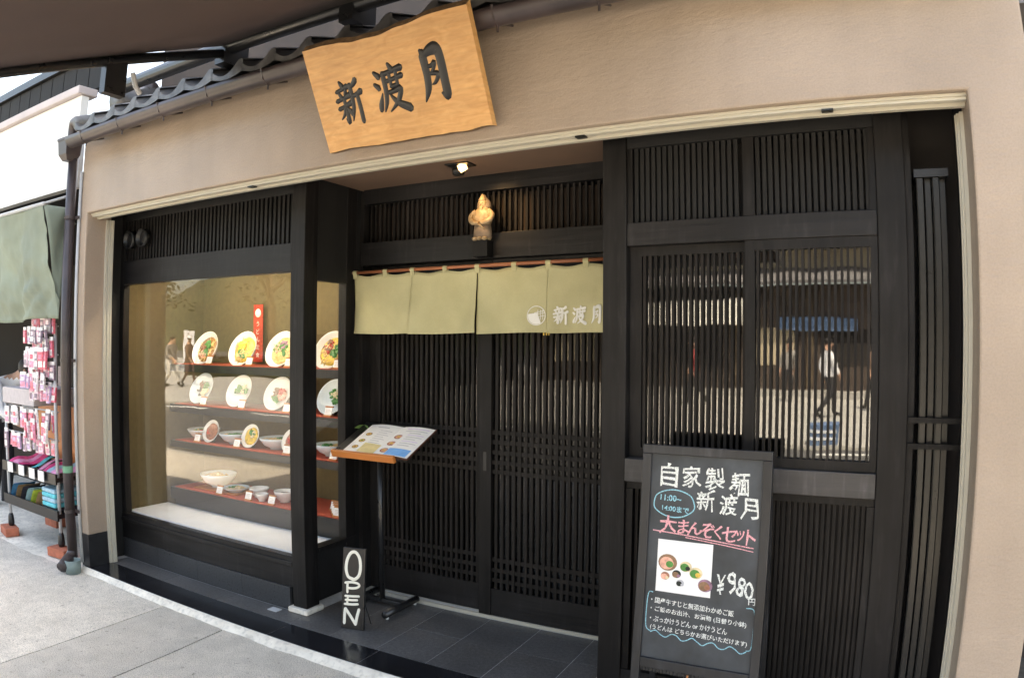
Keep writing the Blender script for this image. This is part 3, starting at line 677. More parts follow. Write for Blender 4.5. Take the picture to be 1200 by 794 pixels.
# ================================================================== ENTRANCE
en = thing('entrance_frame', 'black timber frame with slatted transom around the sliding doors', 'door frame', (.85, .5, 0))
part(en, 'threshold', BX(.0, 1.70, .49, .60, .0006, .020), 'alu'); part(en, 'threshold_groove', BX(.0, 1.70, .512, .522, .0201, .0215), 'grout')
part(en, 'left_jamb', BX(.002, .028, .46, .60, .021, 2.40), 'wood')
part(en, 'lintel', BX(.029, 1.74, .44, .60, 1.952, 2.086), 'woodh', bevel=.003)
part(en, 'head_beam', BX(.029, 1.74, .455, .60, 2.318, 2.404), 'woodh')
part(en, 'transom_back', BX(.029, 1.74, .57, .59, 2.0865, 2.3175), 'brownwall')
ts = bxm('slat', .0125, .02, .231, 'slat')
pieces(en, 'slat', ts, [(.060+i*.0332, .50, 2.2021) for i in range(50)], .0008)
def sliding(label, x0, x1, y, stL, stR, bars, n, yaw=0):
    t = thing('sliding_door', label, 'door', ((x0+x1)/2, y, .0215))
    z0, z1 = .0216, 1.951
    part(t, 'stile', BX(x0, x0+stL, y-.018, y+.018, z0, z1), 'wood', bevel=.003); part(t, 'stile', BX(x1-stR, x1, y-.018, y+.018, z0, z1), 'wood', bevel=.003)
    part(t, 'bottom_panel', BX(x0+stL, x1-stR, y-.012, y+.012, z0, .173), 'woodh'); part(t, 'top_rail', BX(x0+stL, x1-stR, y-.014, y+.014, 1.88, z1), 'woodh')
    for z in (.335, .277, .221, 1.027, .975, .920, .867, .816):
        part(t, 'rail', BX(x0+stL, x1-stR, y-.0045, y+.0045, z-.0115, z+.0115), 'slat')
    me = bxm('bar', .0165, .012, 1.88-.173, 'slat')
    a_, b_ = bars
    pieces(t, 'bar', me, [(a_+(b_-a_)*i/(n-1), y-.001, (1.88+.173)/2) for i in range(n)], .0008)
    part(t, 'pane', BX(x0+stL, x1-stR, y+.0058, y+.0098, .174, 1.879), 'dglass')
    return t
sliding('left black lattice sliding door behind the menu stand', .03, .835, .548, .075, .05, (.122, .773), 20)
d2 = sliding('right black lattice sliding door beside the thick post', .811, 1.735, .508, .075, .07, (.886+.0264, .886+.0264+.0351*20), 21)
part(d2, 'finger_pull', BX(.838, .858, .4885, .4895, .82, .92), 'black')

# entry spotlight
sp = thing('downlight', 'small recessed square spotlight in the brown entrance ceiling', 'light', (.852, .21, 2.404))
part(sp, 'bezel', BX(.785, .92, .165, .255, 2.398, 2.4045), 'black', bevel=.002)
part(sp, 'gimbal', MB().lathe([(.030, .0), (.034, .03), (.02, .05)], 16, (.842, .21, 2.352)), 'alud', True)
m_ = MB().lathe([(.001, 0), (.02, 0), (.024, .02), (.018, .04)], 16).xf(Matrix.Translation((.880, .205, 2.368)) @ Matrix.Rotation(R(-25), 4, 'Y') @ Matrix.Rotation(R(25), 4, 'X'))
part(sp, 'lamp', m_, mat('warm_lamp', (.9, .7, .4), .5, 0, emit=(1, .62, .28), estr=1.0), True)
ld = bpy.data.lights.new('spot', 'SPOT'); ld.energy = 1.6; ld.color = (1, .66, .36); ld.spot_size = R(75); ld.spot_blend = 1; ld.shadow_soft_size = .02
lo = bpy.data.objects.new('downlight_beam', ld); COL.objects.link(lo); lo.parent = sp
lo.location = (.03, -.01, -.045); lo.rotation_euler = (Vector((-.09, -.30, .22))).to_track_quat('Z', 'Y').to_euler()

# carved figure on its bracket
solo('figure_bracket', BX(.828, .918, .375, .4395, 1.955, 2.0425), 'wood', 'small black wooden bracket block under the carved figure', 'bracket', bevel=.003)
fg = thing('carved_figure', 'small carved wooden figure with pointed cap and folded sleeves above the curtain', 'figurine', (.872, .408, 2.043))
fx = lambda m: m.xf(Matrix.Translation((.872, .408, 2.043)))
robe = MB().lathe([(.046, .0), (.050, .006), (.049, .03), (.045, .07), (.049, .085), (.054, .10), (.058, .125), (.052, .150), (.034, .168), (.020, .178)], 20, sx=1.0, sy=.58)
part(fg, 'robe', fx(robe), 'figure', True)
part(fg, 'skirt', fx(MB().lathe([(.047, .008), (.0525, .010), (.052, .05), (.048, .080), (.042, .083)], 20, sx=1, sy=.64)), 'figured', True)
for s in (-1, 1):
    part(fg, 'sleeve', fx(MB().tube(cat_rom([(s*.040, -.006, .158), (s*.062, -.012, .135), (s*.060, -.022, .108), (s*.034, -.034, .090), (s*.006, -.038, .088)]), [.011]*5+[.013]*6+[.014]*5+[.010]*5, 10)), 'figure', True)
    part(fg, 'shoe', fx(MB().blob((s*.030, -.030, .006), .015, 1, 1.2, .7, .05, 10, 6)), 'figure', True)
part(fg, 'shoe', fx(MB().blob((0, -.034, .006), .014, 1, 1.2, .7, .05, 10, 6)), 'figure', True)
hd = part(fg, 'head', fx(MB().lathe([(.012, .165), (.020, .172), (.026, .186), (.026, .200), (.020, .213), (.008, .22)], 16, sx=1, sy=.95)), 'figure', True)
part(fg, 'hood', fx(MB().lathe([(.040, .155), (.042, .180), (.038, .203), (.026, .218), (.014, .23), (.006, .243), (.001, .246)], 16, (0, .014, 0), sx=1, sy=.7)), 'figured', True)
part(fg, 'cap', fx(MB().lathe([(.019, .205), (.020, .214), (.013, .229), (.004, .244), (.001, .245)], 12, (0, -.006, 0))), 'figure', True)
part(fg, 'beard', fx(MB().lathe([(.002, .145), (.010, .155), (.014, .170), (.008, .178)], 10, (0, -.022, 0), sy=.6)), 'figure', True)
for s in (-1, 1): part(fg, 'eye', fx(MB().blob((s*.009, -.0245, .196), .0028, 1.4, .6, .6, 0, 8, 5)), 'ink', True)
part(fg, 'nose', fx(MB().blob((0, -.027, .189), .0045, .8, 1, 1.3, 0, 8, 5)), 'figure', True)
part(fg, 'sash', fx(MB().tube([(-.03, -.030, .088), (0, -.034, .078), (.03, -.027, .052)], .004, 6)), 'figure', True)

# noren curtain
nr = thing('noren_curtain', 'olive green split entrance curtain with white emblem and characters', 'curtain', (.85, .40, 1.553))
part(nr, 'rod', MB().tube([(.001, .40, 1.908), (1.690, .40, 1.912)], .0095, 10), 'bamboo', True)
def csurf(x, z):
    d = max(0, min(1, (1.89-z)/.34))
    return .40+d*(.020*math.sin(x*9.3+.4+d)+.013*math.sin(x*17+1.1+d*2.5)+.004*math.sin(x*41+d*3)+.012*noise.noise(Vector((x*7+d*2, d*2.5, 3))))-.006*d+.006*math.sin(x*15.0)*(1-d)
edges = [.012, .432, .848, 1.258, 1.678]
for i in range(4):
    a_, b_ = edges[i]+.0015, edges[i+1]-.0015
    def fn(u, v):
        x = a_+(b_-a_)*u; z = 1.895-.340*v-.011*math.sin(u*2*PI)**2*(1-v)**3-.004*math.sin(u*PI+i)*v
        edge_ = .012*(max(0, abs(u-.5)*2-.75)/.25)*v
        return (x, csurf(x, z)-(edge_ if i % 2 else 0)-(.004 if i % 2 else 0), z)
    part(nr, 'hem', MB().grid(lambda u, v: (lambda p: (p[0], p[1]-.0022, p[2]))(fn(u, .955+.044*v)), 40, 2), 'cloth', True)
    pn = part(nr, 'cloth_panel', MB().grid(fn, 40, 16), 'cloth', True, solid=.0015)
for x in (.024, .243, .432, .647, .848, 1.066, 1.258, 1.458, 1.66):
    part(nr, 'loop', MB().grid(lambda u, v: (x-.014+.028*u, .40+.0125*math.cos(PI*1.5-2*PI*v*.999), 1.900+(.0125*math.sin(PI*1.5-2*PI*v) if True else 0)+(-.016 if .9 < v or v < .1 else .008)), 2, 16), 'cloth', True)
def onto(m, cx, cz, lift=.004):
    return m.map(lambda x_, y_, z_: (x_+cx, csurf(x_+cx, z_+cz)-lift-.006+y_, z_+cz))
for st, cx, w_ in ((SHIN, 1.324, .070), (WATARU, 1.421, .072), (TSUKI, 1.516, .066)):
    part(nr, 'character', onto(brush(st, w_, .084, .0012, 1.35), cx, 1.645), 'white', True)
m_ = MB()
cir = [(.047*math.cos(t*2*PI/24), .047*math.sin(t*2*PI/24)) for t in range(25)]
stroke(m_, cir, [.0022]*25, .0012, 2)
for xx_ in (.008, .022, .034): stroke(m_, [(xx_, -.02), (xx_, .028)], [.0016]*2, .0012, 3)
for zz in (-.004, .010, .020): stroke(m_, [(-.01, zz-.006), (.042, zz+.004)], [.0016]*2, .0012, 3)
ed = part(nr, 'emblem', onto(m_, 1.203, 1.643), 'white', True)
m_ = MB(); q_ = [(.043*math.cos(PI+t*PI*.75/14-.2), .043*math.sin(PI+t*PI*.75/14-.2)) for t in range(15)]
for i in range(14):
    pass
m_.v = [(x_, 0, z_) for x_, z_ in q_]+[(-.03, 0, .010), (.006, 0, .014)][::-1]; m_.f = [tuple(range(len(m_.v)))]
bm = bmesh.new(); vs = [bm.verts.new(v) for v in m_.v]; bm.faces.new(vs); bmesh.ops.triangulate(bm, faces=bm.faces)
bmesh.ops.subdivide_edges(bm, edges=bm.edges, cuts=2, use_grid_fill=True); bmesh.ops.triangulate(bm, faces=bm.faces)
bm.verts.index_update(); m_ = MB(); m_.v = [tuple(v.co) for v in bm.verts]; m_.f = [tuple(v.index for v in f.verts) for f in bm.faces]; bm.free()
part(nr, 'emblem_fill', onto(m_, 1.203, 1.643), 'white')
for x in (1.255, 1.268, 1.240): part(nr, 'tassel', MB().tube([(x, .385, 1.557), (x+.001, .384, 1.545)], .0035, 6), 'egg')

# ================================================================== RIGHT LATTICE BAY
rb = thing('window_bay', 'black timber wall bay with lattice windows right of the entrance', 'window', (2.3, .06, 0))
part(rb, 'post', BX(1.691, 1.795, 0, .105, .03, 2.43), 'wood', bevel=.004); part(rb, 'base_stone', BX(1.672, 1.812, -.02, .12, .0006, .03), 'cement', bevel=.005)
part(rb, 'post', BX(2.776, 2.882, 0, .105, .03, 2.43), 'wood', bevel=.004); part(rb, 'base_stone', BX(2.76, 2.90, -.02, .12, .0006, .03), 'cement', bevel=.005)
part(rb, 'head_beam', BX(1.796, 2.775, .01, .10, 2.322, 2.43), 'woodd')
part(rb, 'beam', BX(1.796, 2.775, .004, .10, 1.910, 2.006), 'woodh', bevel=.003)
part(rb, 'transom_mullion', BX(2.273, 2.318, .012, .09, 2.007, 2.321), 'wood'); part(rb, 'transom_edge', BX(1.796, 1.818, .014, .09, 2.007, 2.321), 'wood'); part(rb, 'transom_edge', BX(2.752, 2.775, .014, .09, 2.007, 2.321), 'wood')
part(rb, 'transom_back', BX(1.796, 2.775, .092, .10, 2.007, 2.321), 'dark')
rs = bxm('slat', .0155, .02, .312, 'woodd')  # shade under the header put into a darker wood colour
pieces(rb, 'slat', rs, [(1.832+i*.0243, .035, 2.164) for i in range(18)]+[(2.332+i*.0243, .035, 2.164) for i in range(18)], .0008)
part(rb, 'middle_rail', BX(1.796, 2.775, -.008, .10, .938, 1.033), 'rail', bevel=.003)
part(rb, 'lower_frame', BX(1.796, 2.775, .02, .09, .905, .937), 'wood'); part(rb, 'bottom_rail', BX(1.796, 2.775, .01, .10, .02, .11), 'woodh')
part(rb, 'lower_edge', BX(1.796, 1.825, .016, .09, .111, .904), 'wood'); part(rb, 'lower_edge', BX(2.748, 2.775, .016, .09, .111, .904), 'wood')
part(rb, 'lower_back', BX(1.825, 2.748, .058, .07, .111, .904), 'slat')
ls = bxm('slat', .013, .02, .793, 'slat')
pieces(rb, 'slat', ls, [(1.838+i*.0214, .046, .5075) for i in range(43)], .0008)
def sash(x0, x1, y, fl_, fr_, b0, b1, n, label):
    s = part(rb, 'sash', MB().box(x0, x0+fl_, y-.016, y+.016, 1.034, 1.909).box(x1-fr_, x1, y-.016, y+.016, 1.034, 1.909).box(x0+fl_, x1-fr_, y-.016, y+.016, 1.034, 1.072).box(x0+fl_, x1-fr_, y-.016, y+.016, 1.870, 1.909), 'wood')
    me = bxm('bar', .0115 if label == 'left' else .0095, .016, .798, 'slat'); pieces(s, 'bar', me, [(b0+(b1-b0)*i/(n-1), y-.004, 1.471) for i in range(n)], .0008)
    part(s, 'pane', BX(x0+fl_, x1-fr_, y+.0068, y+.0108, 1.0722, 1.8698), 'wglass')
sash(1.797, 2.312, .062, .050, .036, 1.858, 2.268, 18, 'left')
sash(2.277, 2.774, .027, .038, .026, 2.327, 2.738, 18, 'right')
# room behind the lattice windows is the dark dining room
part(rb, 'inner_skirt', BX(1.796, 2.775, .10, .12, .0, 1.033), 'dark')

# shutter posts stored at the right jamb
sr = thing('stored_shutter_posts', 'bundle of grey aluminium shutter posts held by two bars beside the right jamb', 'shutter posts', (2.98, .06, 0))
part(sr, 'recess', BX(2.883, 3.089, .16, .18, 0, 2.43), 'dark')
part(sr, 'edge_board', BX(2.883, 2.905, .02, .06, .02, 2.40), 'wood')
for i, (x, y_) in enumerate(((2.936, .05), (2.966, .075), (2.994, .05), (3.020, .08))):
    part(sr, 'shutter_post', MB().box(x-.012, x+.012, y_-.03, y_+.03, .02, 2.12).box(x-.014, x-.010, y_-.034, y_+.034, .02, 2.12), 'alud', bevel=.002)
part(sr, 'top_cap', BX(2.915, 3.04, .01, .12, 2.12, 2.15), 'black')
for z in (1.235, 1.14): part(sr, 'tie_bar', BX(2.884, 3.088, -.002, .008, z-.010, z+.010), 'wood')
part(sr, 'latch', BX(3.066, 3.086, -.11, -.09, .62, .66), 'conduit')

# ================================================================== MENU STAND + MENU
ms = thing('menu_stand', 'black tubular menu stand with orange wooden lip before the left door', 'stand', (.26, .34, 0))
part(ms, 'post', MB().tube([(.255, .352, .035), (.262, .335, .93)], .016, 12), 'steel', True)
part(ms, 'crossbar', BX(.11, .405, .338, .366, .022, .046), 'steel', bevel=.003)
for x in (.115, .405):
    part(ms, 'foot', MB().tube([(x, .175, .030), (x, .48, .030)], .020, 12), 'steel', True)
    for y_ in (.20, .46): part(ms, 'foot_pad', MB().lathe([(.009, 0), (.009, .012)], 10, (x, y_, .0006)), 'white')
tl = R(24)
T = Matrix.Translation((.285, .165, .895)) @ Matrix.Rotation(tl, 4, 'X')
part(ms, 'tray', BX(-.235, .235, .0, .34, -.008, .0).xf(T), 'steel')
part(ms, 'lip', BX(-.215, .215, -.020, -.001, -.014, .026).xf(T), 'lip', bevel=.003)
part(ms, 'neck', MB().tube([(.262, .335, .90), (.275, .31, .945)], .02, 10), 'steel', True)
mn = thing('menu_book', 'open menu booklet with food pictures resting on the stand', 'menu', tuple(T @ Vector((.05, .003, .0005))), (tl, 0, 0))
part(mn, 'cover', BX(-.215, .235, .0, .305, .0, .006), 'leather', local=True)
def page(x0, x1, s):
    return MB().grid(lambda u, v: (x0+(x1-x0)*u, .004+.297*v, .0075+.011*math.sin(PI*min(1, (1-u if s > 0 else u)*1.0))**1.0*(.8)), 12, 2)
pl = part(mn, 'page', page(-.212, .008, -1), 'card', True, local=True); pr = part(mn, 'page', page(.008, .230, 1), 'card', True, local=True)
def pz(x0, x1, x): u = (x-x0)/(x1-x0); return .0075+.0088*math.sin(PI*u)
flat('print_blue', (.16, .42, .80)); flat('print_tan', (.72, .60, .30)); flat('print_grey', (.45, .45, .48)); flat('print_violet', (.62, .5, .75))
def onpage(pg, x0, x1, xa, xb, ya, yb, m, lift=.0008):
    mb = MB().grid(lambda u, v: (xa+(xb-xa)*u, ya+(yb-ya)*v, pz(x0, x1, xa+(xb-xa)*u)+lift), 6, 1); put('print', mb.mesh('print', m), pg)
onpage(pr, .008, .230, .075, .215, .01, .075, 'print_blue'); onpage(pl, -.212, .008, -.11, .0, .01, .10, 'print_tan')
def dishprint(pg, x0, x1, cx, cy, r, ms_):
    for q, (rr, m) in enumerate(((r, ms_[0]), (r*.72, ms_[1]), (r*.38, ms_[2]))):
        mb = MB(); n = 14; mb.v = [(cx+rr*1.25*math.cos(2*PI*i/n), cy+rr*math.sin(2*PI*i/n), pz(x0, x1, cx)+.0014+.0006*q) for i in range(n)]; mb.f = [tuple(range(n))]
        put('print', mb.mesh('print', m), pg)
for i, y_ in enumerate((.19, .12, .05)): dishprint(pr, .008, .230, .055, y_, .022, ('meat', 'pinkfish', 'egg'))
for i, y_ in enumerate((.19, .12, .055)): dishprint(pl, -.212, .008, -.15, y_, .017, ('brownfood', 'egg', 'greens' if i % 2 else 'meat'))
for i in range(9):
    y_ = .275-.021*i
    onpage(pr, .008, .230, .10 if i > 1 else .06, .205-.03*(i % 3 == 2), y_, y_+.005, 'print_grey' if i % 3 else 'print_violet')
    if i > 1: onpage(pl, -.212, .008, -.10, -.02-.02*(i % 2), y_, y_+.004, 'print_grey')
onpage(pl, -.212, .008, -.14, -.06, .265, .272, 'print_grey')
solo('leaflet', MB().grid(lambda u, v: (.02+.10*u, .40+.05*v+.01*math.sin(u*3), 1.005+.022*math.sin(PI*u)-.01*v), 6, 2), flat('leaf_green_print', (.30, .50, .15)), 'green leaflet lying behind the left page of the menu', 'leaflet')

# ================================================================== OPEN SIGN
og = thing('open_sign', 'black board reading OPEN in white brush letters standing on the floor', 'sign', (.335, -.012, 0), (R(-7), 0, R(15)))
part(og, 'board', BX(-.061, .061, -.009, .009, .002, .432), 'black', local=True, bevel=.003)
part(og, 'side_strip', BX(.061, .067, -.010, .010, .002, .432), 'steel', local=True)
OP = [[([(2,76),(-24,80),(-36,94),(-32,112),(-14,126),(10,128),(30,118),(37,100),(30,84),(10,76),(-6,76)], 5.2)],
      [([(-26,32),(-27,52),(-26,66)], 5.0), ([(-38,66),(-8,70),(24,68),(34,60),(22,52),(-2,48),(-26,48)], 4.6)],
      [([(-22,28),(-24,16),(-26,2)], 4.6), ([(-36,27),(0,28),(34,30)], 4.6), ([(-34,14),(0,15),(26,17)], 4.6), ([(-38,0),(0,1),(30,4)], 4.6)],
      [([(-38,-62),(-37,-30),(-34,-10)], 5.4), ([(-34,-10),(-6,-36),(20,-62)], 5.0), ([(20,-62),(26,-36),(36,-8)], 5.4)]]
zs = [(1, 0), (1, 0), (1, 0), (1, 0)]
for L_, (ya, yb, za, zb, hw) in zip(OP, ((76, 128, .268, .410, .0088), (32, 68, .196, .248, .0068), (0, 30, .132, .180, .0066), (-62, -8, .030, .112, .0085))):
    m_ = MB()
    for pts, wd in L_: stroke(m_, [(x*.00112, za+(zb-za)*(y_-ya)/(yb-ya)) for x, y_ in pts], [hw]*len(pts), .003, 4)
    m_.map(lambda x_, y_, z_: (x_, y_-.0085, z_)); part(og, 'letter', m_, 'cream', True, local=True)
part(og, 'wire_stand', MB().tube([(.05, .01, .18), (.065, .10, .006), (.02, .12, .006), (-.03, .10, .006), (-.04, .01, .18)], .0025, 5), 'steel', local=True)

# ================================================================== CHALKBOARD
CBX = 2.165
cb = thing('chalkboard', 'standing black framed chalkboard with handwritten noodle menu before the right lattice', 'chalkboard', (CBX, -.255, 0.0), (R(-5.6), 0, R(-1)))
part(cb, 'panel', BX(-.215, .215, -.004, .010, .29, 1.095), 'board', local=True)
F = .034
part(cb, 'frame_top', BX(-.246, .246, -.016, .016, 1.09, 1.124), 'frame', local=True, bevel=.003)
part(cb, 'frame_bottom', BX(-.2105, .2105, -.016, .016, .262, .300), 'frame', local=True, bevel=.003)
for s in (-1, 1):
    a_, b_ = sorted((s*.246, s*.211)); part(cb, 'frame_side', BX(a_, b_, -.0155, .0155, .002, 1.0895), 'frame', local=True, bevel=.003)
    part(cb, 'rear_leg', BX(a_+.005, b_-.005, .0, .016, .0, 1.05).xf(Matrix.Translation((0, .02, 1.07)) @ Matrix.Rotation(R(13), 4, 'X') @ Matrix.Translation((0, 0, -1.07))), 'frame', local=True)
part(cb, 'lower_bar', BX(-.2105, .2105, -.010, .010, .10, .13), 'frame', local=True)
part(cb, 'fringe', MB().grid(lambda u, v: (-.21+.42*u, -.003+.002*math.sin(u*190), .262-.022*v*(.6+.4*math.sin(u*150)**2)), 90, 1), 'frame', local=True)
part(cb, 'stay_cord', MB().tube([(-.02, -.012, .258), (-.02, -.012, .21)], .004, 6), 'cardwood', local=True)
YF = -.0052
def chalk(body, cx, cz, w=None, h=None, m='chalk', off=.006, rot=0, sheer=0):
    mb = text(body, w, h, off, sheer); o_ = random.uniform(0, 50); sc_ = 26 if len(body) < 3 else 60; am = .10*(h or .03) if len(body) < 3 else .0013
    mb.map(lambda x, y, z: (x+am*noise.noise(Vector((x*sc_+o_, z*sc_, 0)))+am*.5*noise.noise(Vector((x*sc_*3+o_, z*sc_*3, 0))), y, z+am*noise.noise(Vector((x*sc_, z*sc_+o_, 9)))+.08*x*(len(body) < 3)))
    mb.xf(Matrix.Translation((cx-CBX, YF, cz)) @ Matrix.Rotation(R(rot), 4, 'Y')); part(cb, 'writing', mb, m, local=True)
def cstroke(pts, wd, m):
    mb = MB(); stroke(mb, [(x-CBX, z) for x, z in pts], [wd]*len(pts), .0008, 5); mb.map(lambda x, y, z: (x, y+YF+.001, z)); part(cb, 'writing', mb, m, True, local=True)
for c, x, z, h in zip('自家製麺', (2.022, 2.112, 2.200, 2.292), (1.012, 1.012, 1.010, .997), (.088, .080, .080, .084)): chalk(c, x, z, .072, h, off=.012, rot=random.uniform(-3, 3))
for c, x, z in zip('新渡月', (2.170, 2.255, 2.333), (.927, .918, .910)): chalk(c, x, z, .066, .076, off=.012, rot=random.uniform(-3, 3))
cstroke([(2.048+.080*math.cos(t*2*PI/20+1)*(1+.03*math.sin(t*1.7)), .905+.052*math.sin(t*2*PI/20+1)) for t in range(22)], .0022, 'chalkb')
chalk('11:00~', 2.035, .925, .082, None, 'chalkb', .02, 2); chalk('14:00まで', 2.055, .885, .105, None, 'chalkb', .02, 3)
for c, x, h in zip('大まんぞくセット', (2.030, 2.090, 2.135, 2.180, 2.222, 2.265, 2.305, 2.345), (.066, .056, .05, .056, .052, .054, .04, .060)): chalk(c, x, .825-.06*(x-2.03), None if h > .045 else .03, h, 'chalkp', .014, random.uniform(-3, 4))
cstroke([(1.972, .797), (2.10, .790), (2.25, .777), (2.355, .768)], .0022, 'chalkp'); cstroke([(2.10, .782), (2.25, .768), (2.355, .755)], .0018, 'chalkp')
for c, x, z, h in zip('¥980', (2.245, 2.285, 2.318, 2.348), (.622, .632, .622, .612), (.074, .085, .075, .068)): chalk(c, x, z, .032, h, off=.012)
chalk('円', 2.362, .572, .026, .026, off=.02)
for i, (s, wd, cx) in enumerate((('・国産牛すじと無添加わかめご飯', .32, 2.140), ('・ご飯のお出汁、お漬物 (日替り小鉢)', .37, 2.165), ('・ぶっかけうどん or かけうどん', .30, 2.130), ('(うどんは どちらかお選びいただけます)', .375, 2.170))):
    chalk(s, cx, .528-.036*i-.004, wd, .024, off=.014, rot=2.0)
cstroke([(1.985, .558), (1.968, .552), (1.963, .48), (1.966, .42), (1.985, .405)], .0018, 'chalkb')
cstroke([(2.345, .545), (2.374, .538), (2.376, .46), (2.372, .395), (2.355, .385)], .0018, 'chalkb')
cstroke([(1.985+.37*i/18, .402-.022*i/18+.010*math.sin(i*1.75)) for i in range(19)], .0018, 'chalkb')
ph = part(cb, 'photo_card', BX(1.995-CBX, 2.207-CBX, -.0075, -.0045, .566, .766), 'card', local=True)
def pdot(cx, cz, r, m, sx=1.0, q=0):
    n = 18; mb = MB(); mb.v = [(cx-CBX+r*sx*math.cos(2*PI*i/n), -.0078-.0004*q, cz+r*math.sin(2*PI*i/n)) for i in range(n)]; mb.f = [tuple(range(n))]; put('print', mb.mesh('print', m), ph)
for cx, cz, r, cc in ((2.037, .680, .032, ('brownfood', 'pinkfish', 'greens')), (2.108, .672, .020, ('tofu', 'greens', 'nori')), (2.148, .652, .022, ('tofu', 'greens', 'egg')), (2.074, .640, .015, ('nori', 'brownfood', 'purple')),
                      (2.186, .610, .024, ('purple', 'brownfood', 'meat')), (2.030, .628, .015, ('meat', 'pinkfish', 'tofu')), (2.090, .608, .013, ('print_grey', 'nori', 'print_grey'))):
    for q, m in enumerate(cc): pdot(cx+.004*q*(-1)**q, cz-.003*q, r*(1, .75, .4)[q], m, 1.15, q)

# ================================================================== PEOPLE
def person(name, label, loc, yaw, P, cols, hat=None, hairlong=False, scale=1.0, bag=None):
    """one skinned body; P: joint name -> (x,y,z) in metres, facing -y; cols: (top, trousers, shoes)"""
    J = dict(pel=(0,0,.93), sp=(0,0,1.10), ch=(0,.0,1.32), nk=(0,.01,1.47), hd0=(0,-.01,1.55), hd=(0,-.02,1.64), tp=(0,-.01,1.72),
             shL=(-.17,.01,1.41), elL=(-.23,.03,1.13), wrL=(-.24,-.05,.89), haL=(-.24,-.07,.80), shR=(.17,.01,1.41), elR=(.23,.03,1.13), wrR=(.24,-.05,.89), haR=(.24,-.07,.80),
             hiL=(-.09,0,.88), knL=(-.10,-.02,.48), anL=(-.10,.03,.09), toL=(-.11,-.15,.035), hiR=(.09,0,.88), knR=(.10,-.02,.48), anR=(.10,.03,.09), toR=(.11,-.15,.035))
    J.update(P)
    RAD = dict(pel=(.155,.115), sp=(.145,.105), ch=(.165,.115), nk=(.058,.06), hd0=(.068,.078), hd=(.078,.095), tp=(.055,.07), shL=(.07,.07), shR=(.07,.07), elL=(.048,.048), elR=(.048,.048), wrL=(.033,.03), wrR=(.033,.03), haL=(.04,.022), haR=(.04,.022),
               hiL=(.098,.10), hiR=(.098,.10), knL=(.068,.068), knR=(.068,.068), anL=(.046,.05), anR=(.046,.05), toL=(.042,.032), toR=(.042,.032))
    E_ = [('pel','sp'),('sp','ch'),('ch','nk'),('nk','hd0'),('hd0','hd'),('hd','tp'),('ch','shL'),('shL','elL'),('elL','wrL'),('wrL','haL'),('ch','shR'),('shR','elR'),('elR','wrR'),('wrR','haR'),
          ('pel','hiL'),('hiL','knL'),('knL','anL'),('anL','toL'),('pel','hiR'),('hiR','knR'),('knR','anR'),('anR','toR')]
    names = list(J); me = bpy.data.meshes.new('body'); me.from_pydata([J[n] for n in names], [(names.index(a_), names.index(b_)) for a_, b_ in E_], [])
    o = bpy.data.objects.new('tmp', me); COL.objects.link(o)
    md = o.modifiers.new('skin', 'SKIN'); md.use_smooth_shade = True
    for i, n in enumerate(names):
        sv = me.skin_vertices[0].data[i]; sv.radius = RAD[n]; sv.use_root = (n == 'pel')
    s2 = o.modifiers.new('sub', 'SUBSURF'); s2.levels = 2; s2.render_levels = 2
    dg = bpy.context.evaluated_depsgraph_get(); body = bpy.data.meshes.new_from_object(o.evaluated_get(dg)); bpy.data.objects.remove(o)
    t = thing(name, label, 'person', loc, (0, 0, yaw)); t.scale = (scale,)*3
    for m in ('skin', cols[0], cols[1], cols[2]): body.materials.append(MT[m])
    wl = [Vector(J[k]) for k in ('wrL', 'wrR', 'haL', 'haR')]; an = [Vector(J[k]) for k in ('anL', 'anR', 'toL', 'toR')]; nk = Vector(J['nk']); pel = Vector(J['pel'])
    for p in body.polygons:
        c = p.center; p.use_smooth = True
        if c.z > nk.z+.0 and (c-Vector(J['hd'])).length < .24: p.material_index = 0
        elif min((c-q).length for q in wl) < .09: p.material_index = 0
        elif min((c-q).length for q in an) < .10: p.material_index = 3
        elif c.z < pel.z+.02 and min((c-q).length for q in wl) > .1 and abs(c.x-pel.x) < .2: p.material_index = 2
        else: p.material_index = 1
    put('body', body, t)
    h = Vector(J['hd'])
    hm = MB().lathe([(.084, -.02), (.094, .02), (.09, .07), (.065, .105), (.02, .122), (.001, .124)], 16, (h.x, h.y+.018, h.z), sx=.92, sy=1.05)
    part(t, 'hair', hm, 'hair', True, local=True)
    if hairlong: part(t, 'hair', MB().lathe([(.04, -.17), (.07, -.1), (.085, 0), (.06, .08)], 14, (h.x, h.y+.05, h.z), sy=.6), 'hair', True, local=True)
    if hat: part(t, 'hat', MB().lathe([(.15, .05), (.152, .056), (.10, .07), (.096, .13), (.07, .15), (.001, .155)], 18, (h.x, h.y+.01, h.z)), hat, True, local=True)
    for s in (-1, 1): part(t, 'eye', MB().blob((h.x+s*.03, h.y-.093, h.z+.0), .010, 1.3, .5, .7, 0, 8, 5), 'ink', True, local=True); part(t, 'ear', MB().blob((h.x+s*.082, h.y+.005, h.z-.005), .022, .4, .7, 1.2, 0, 8, 5), 'skin', True, local=True)
    part(t, 'nose', MB().blob((h.x, h.y-.10, h.z-.025), .013, .8, 1, 1.3, 0, 8, 5), 'skin', True, local=True)
    part(t, 'mouth', MB().blob((h.x, h.y-.09, h.z-.058), .018, 1.2, .3, .25, 0, 8, 5), 'redbit', True, local=True)
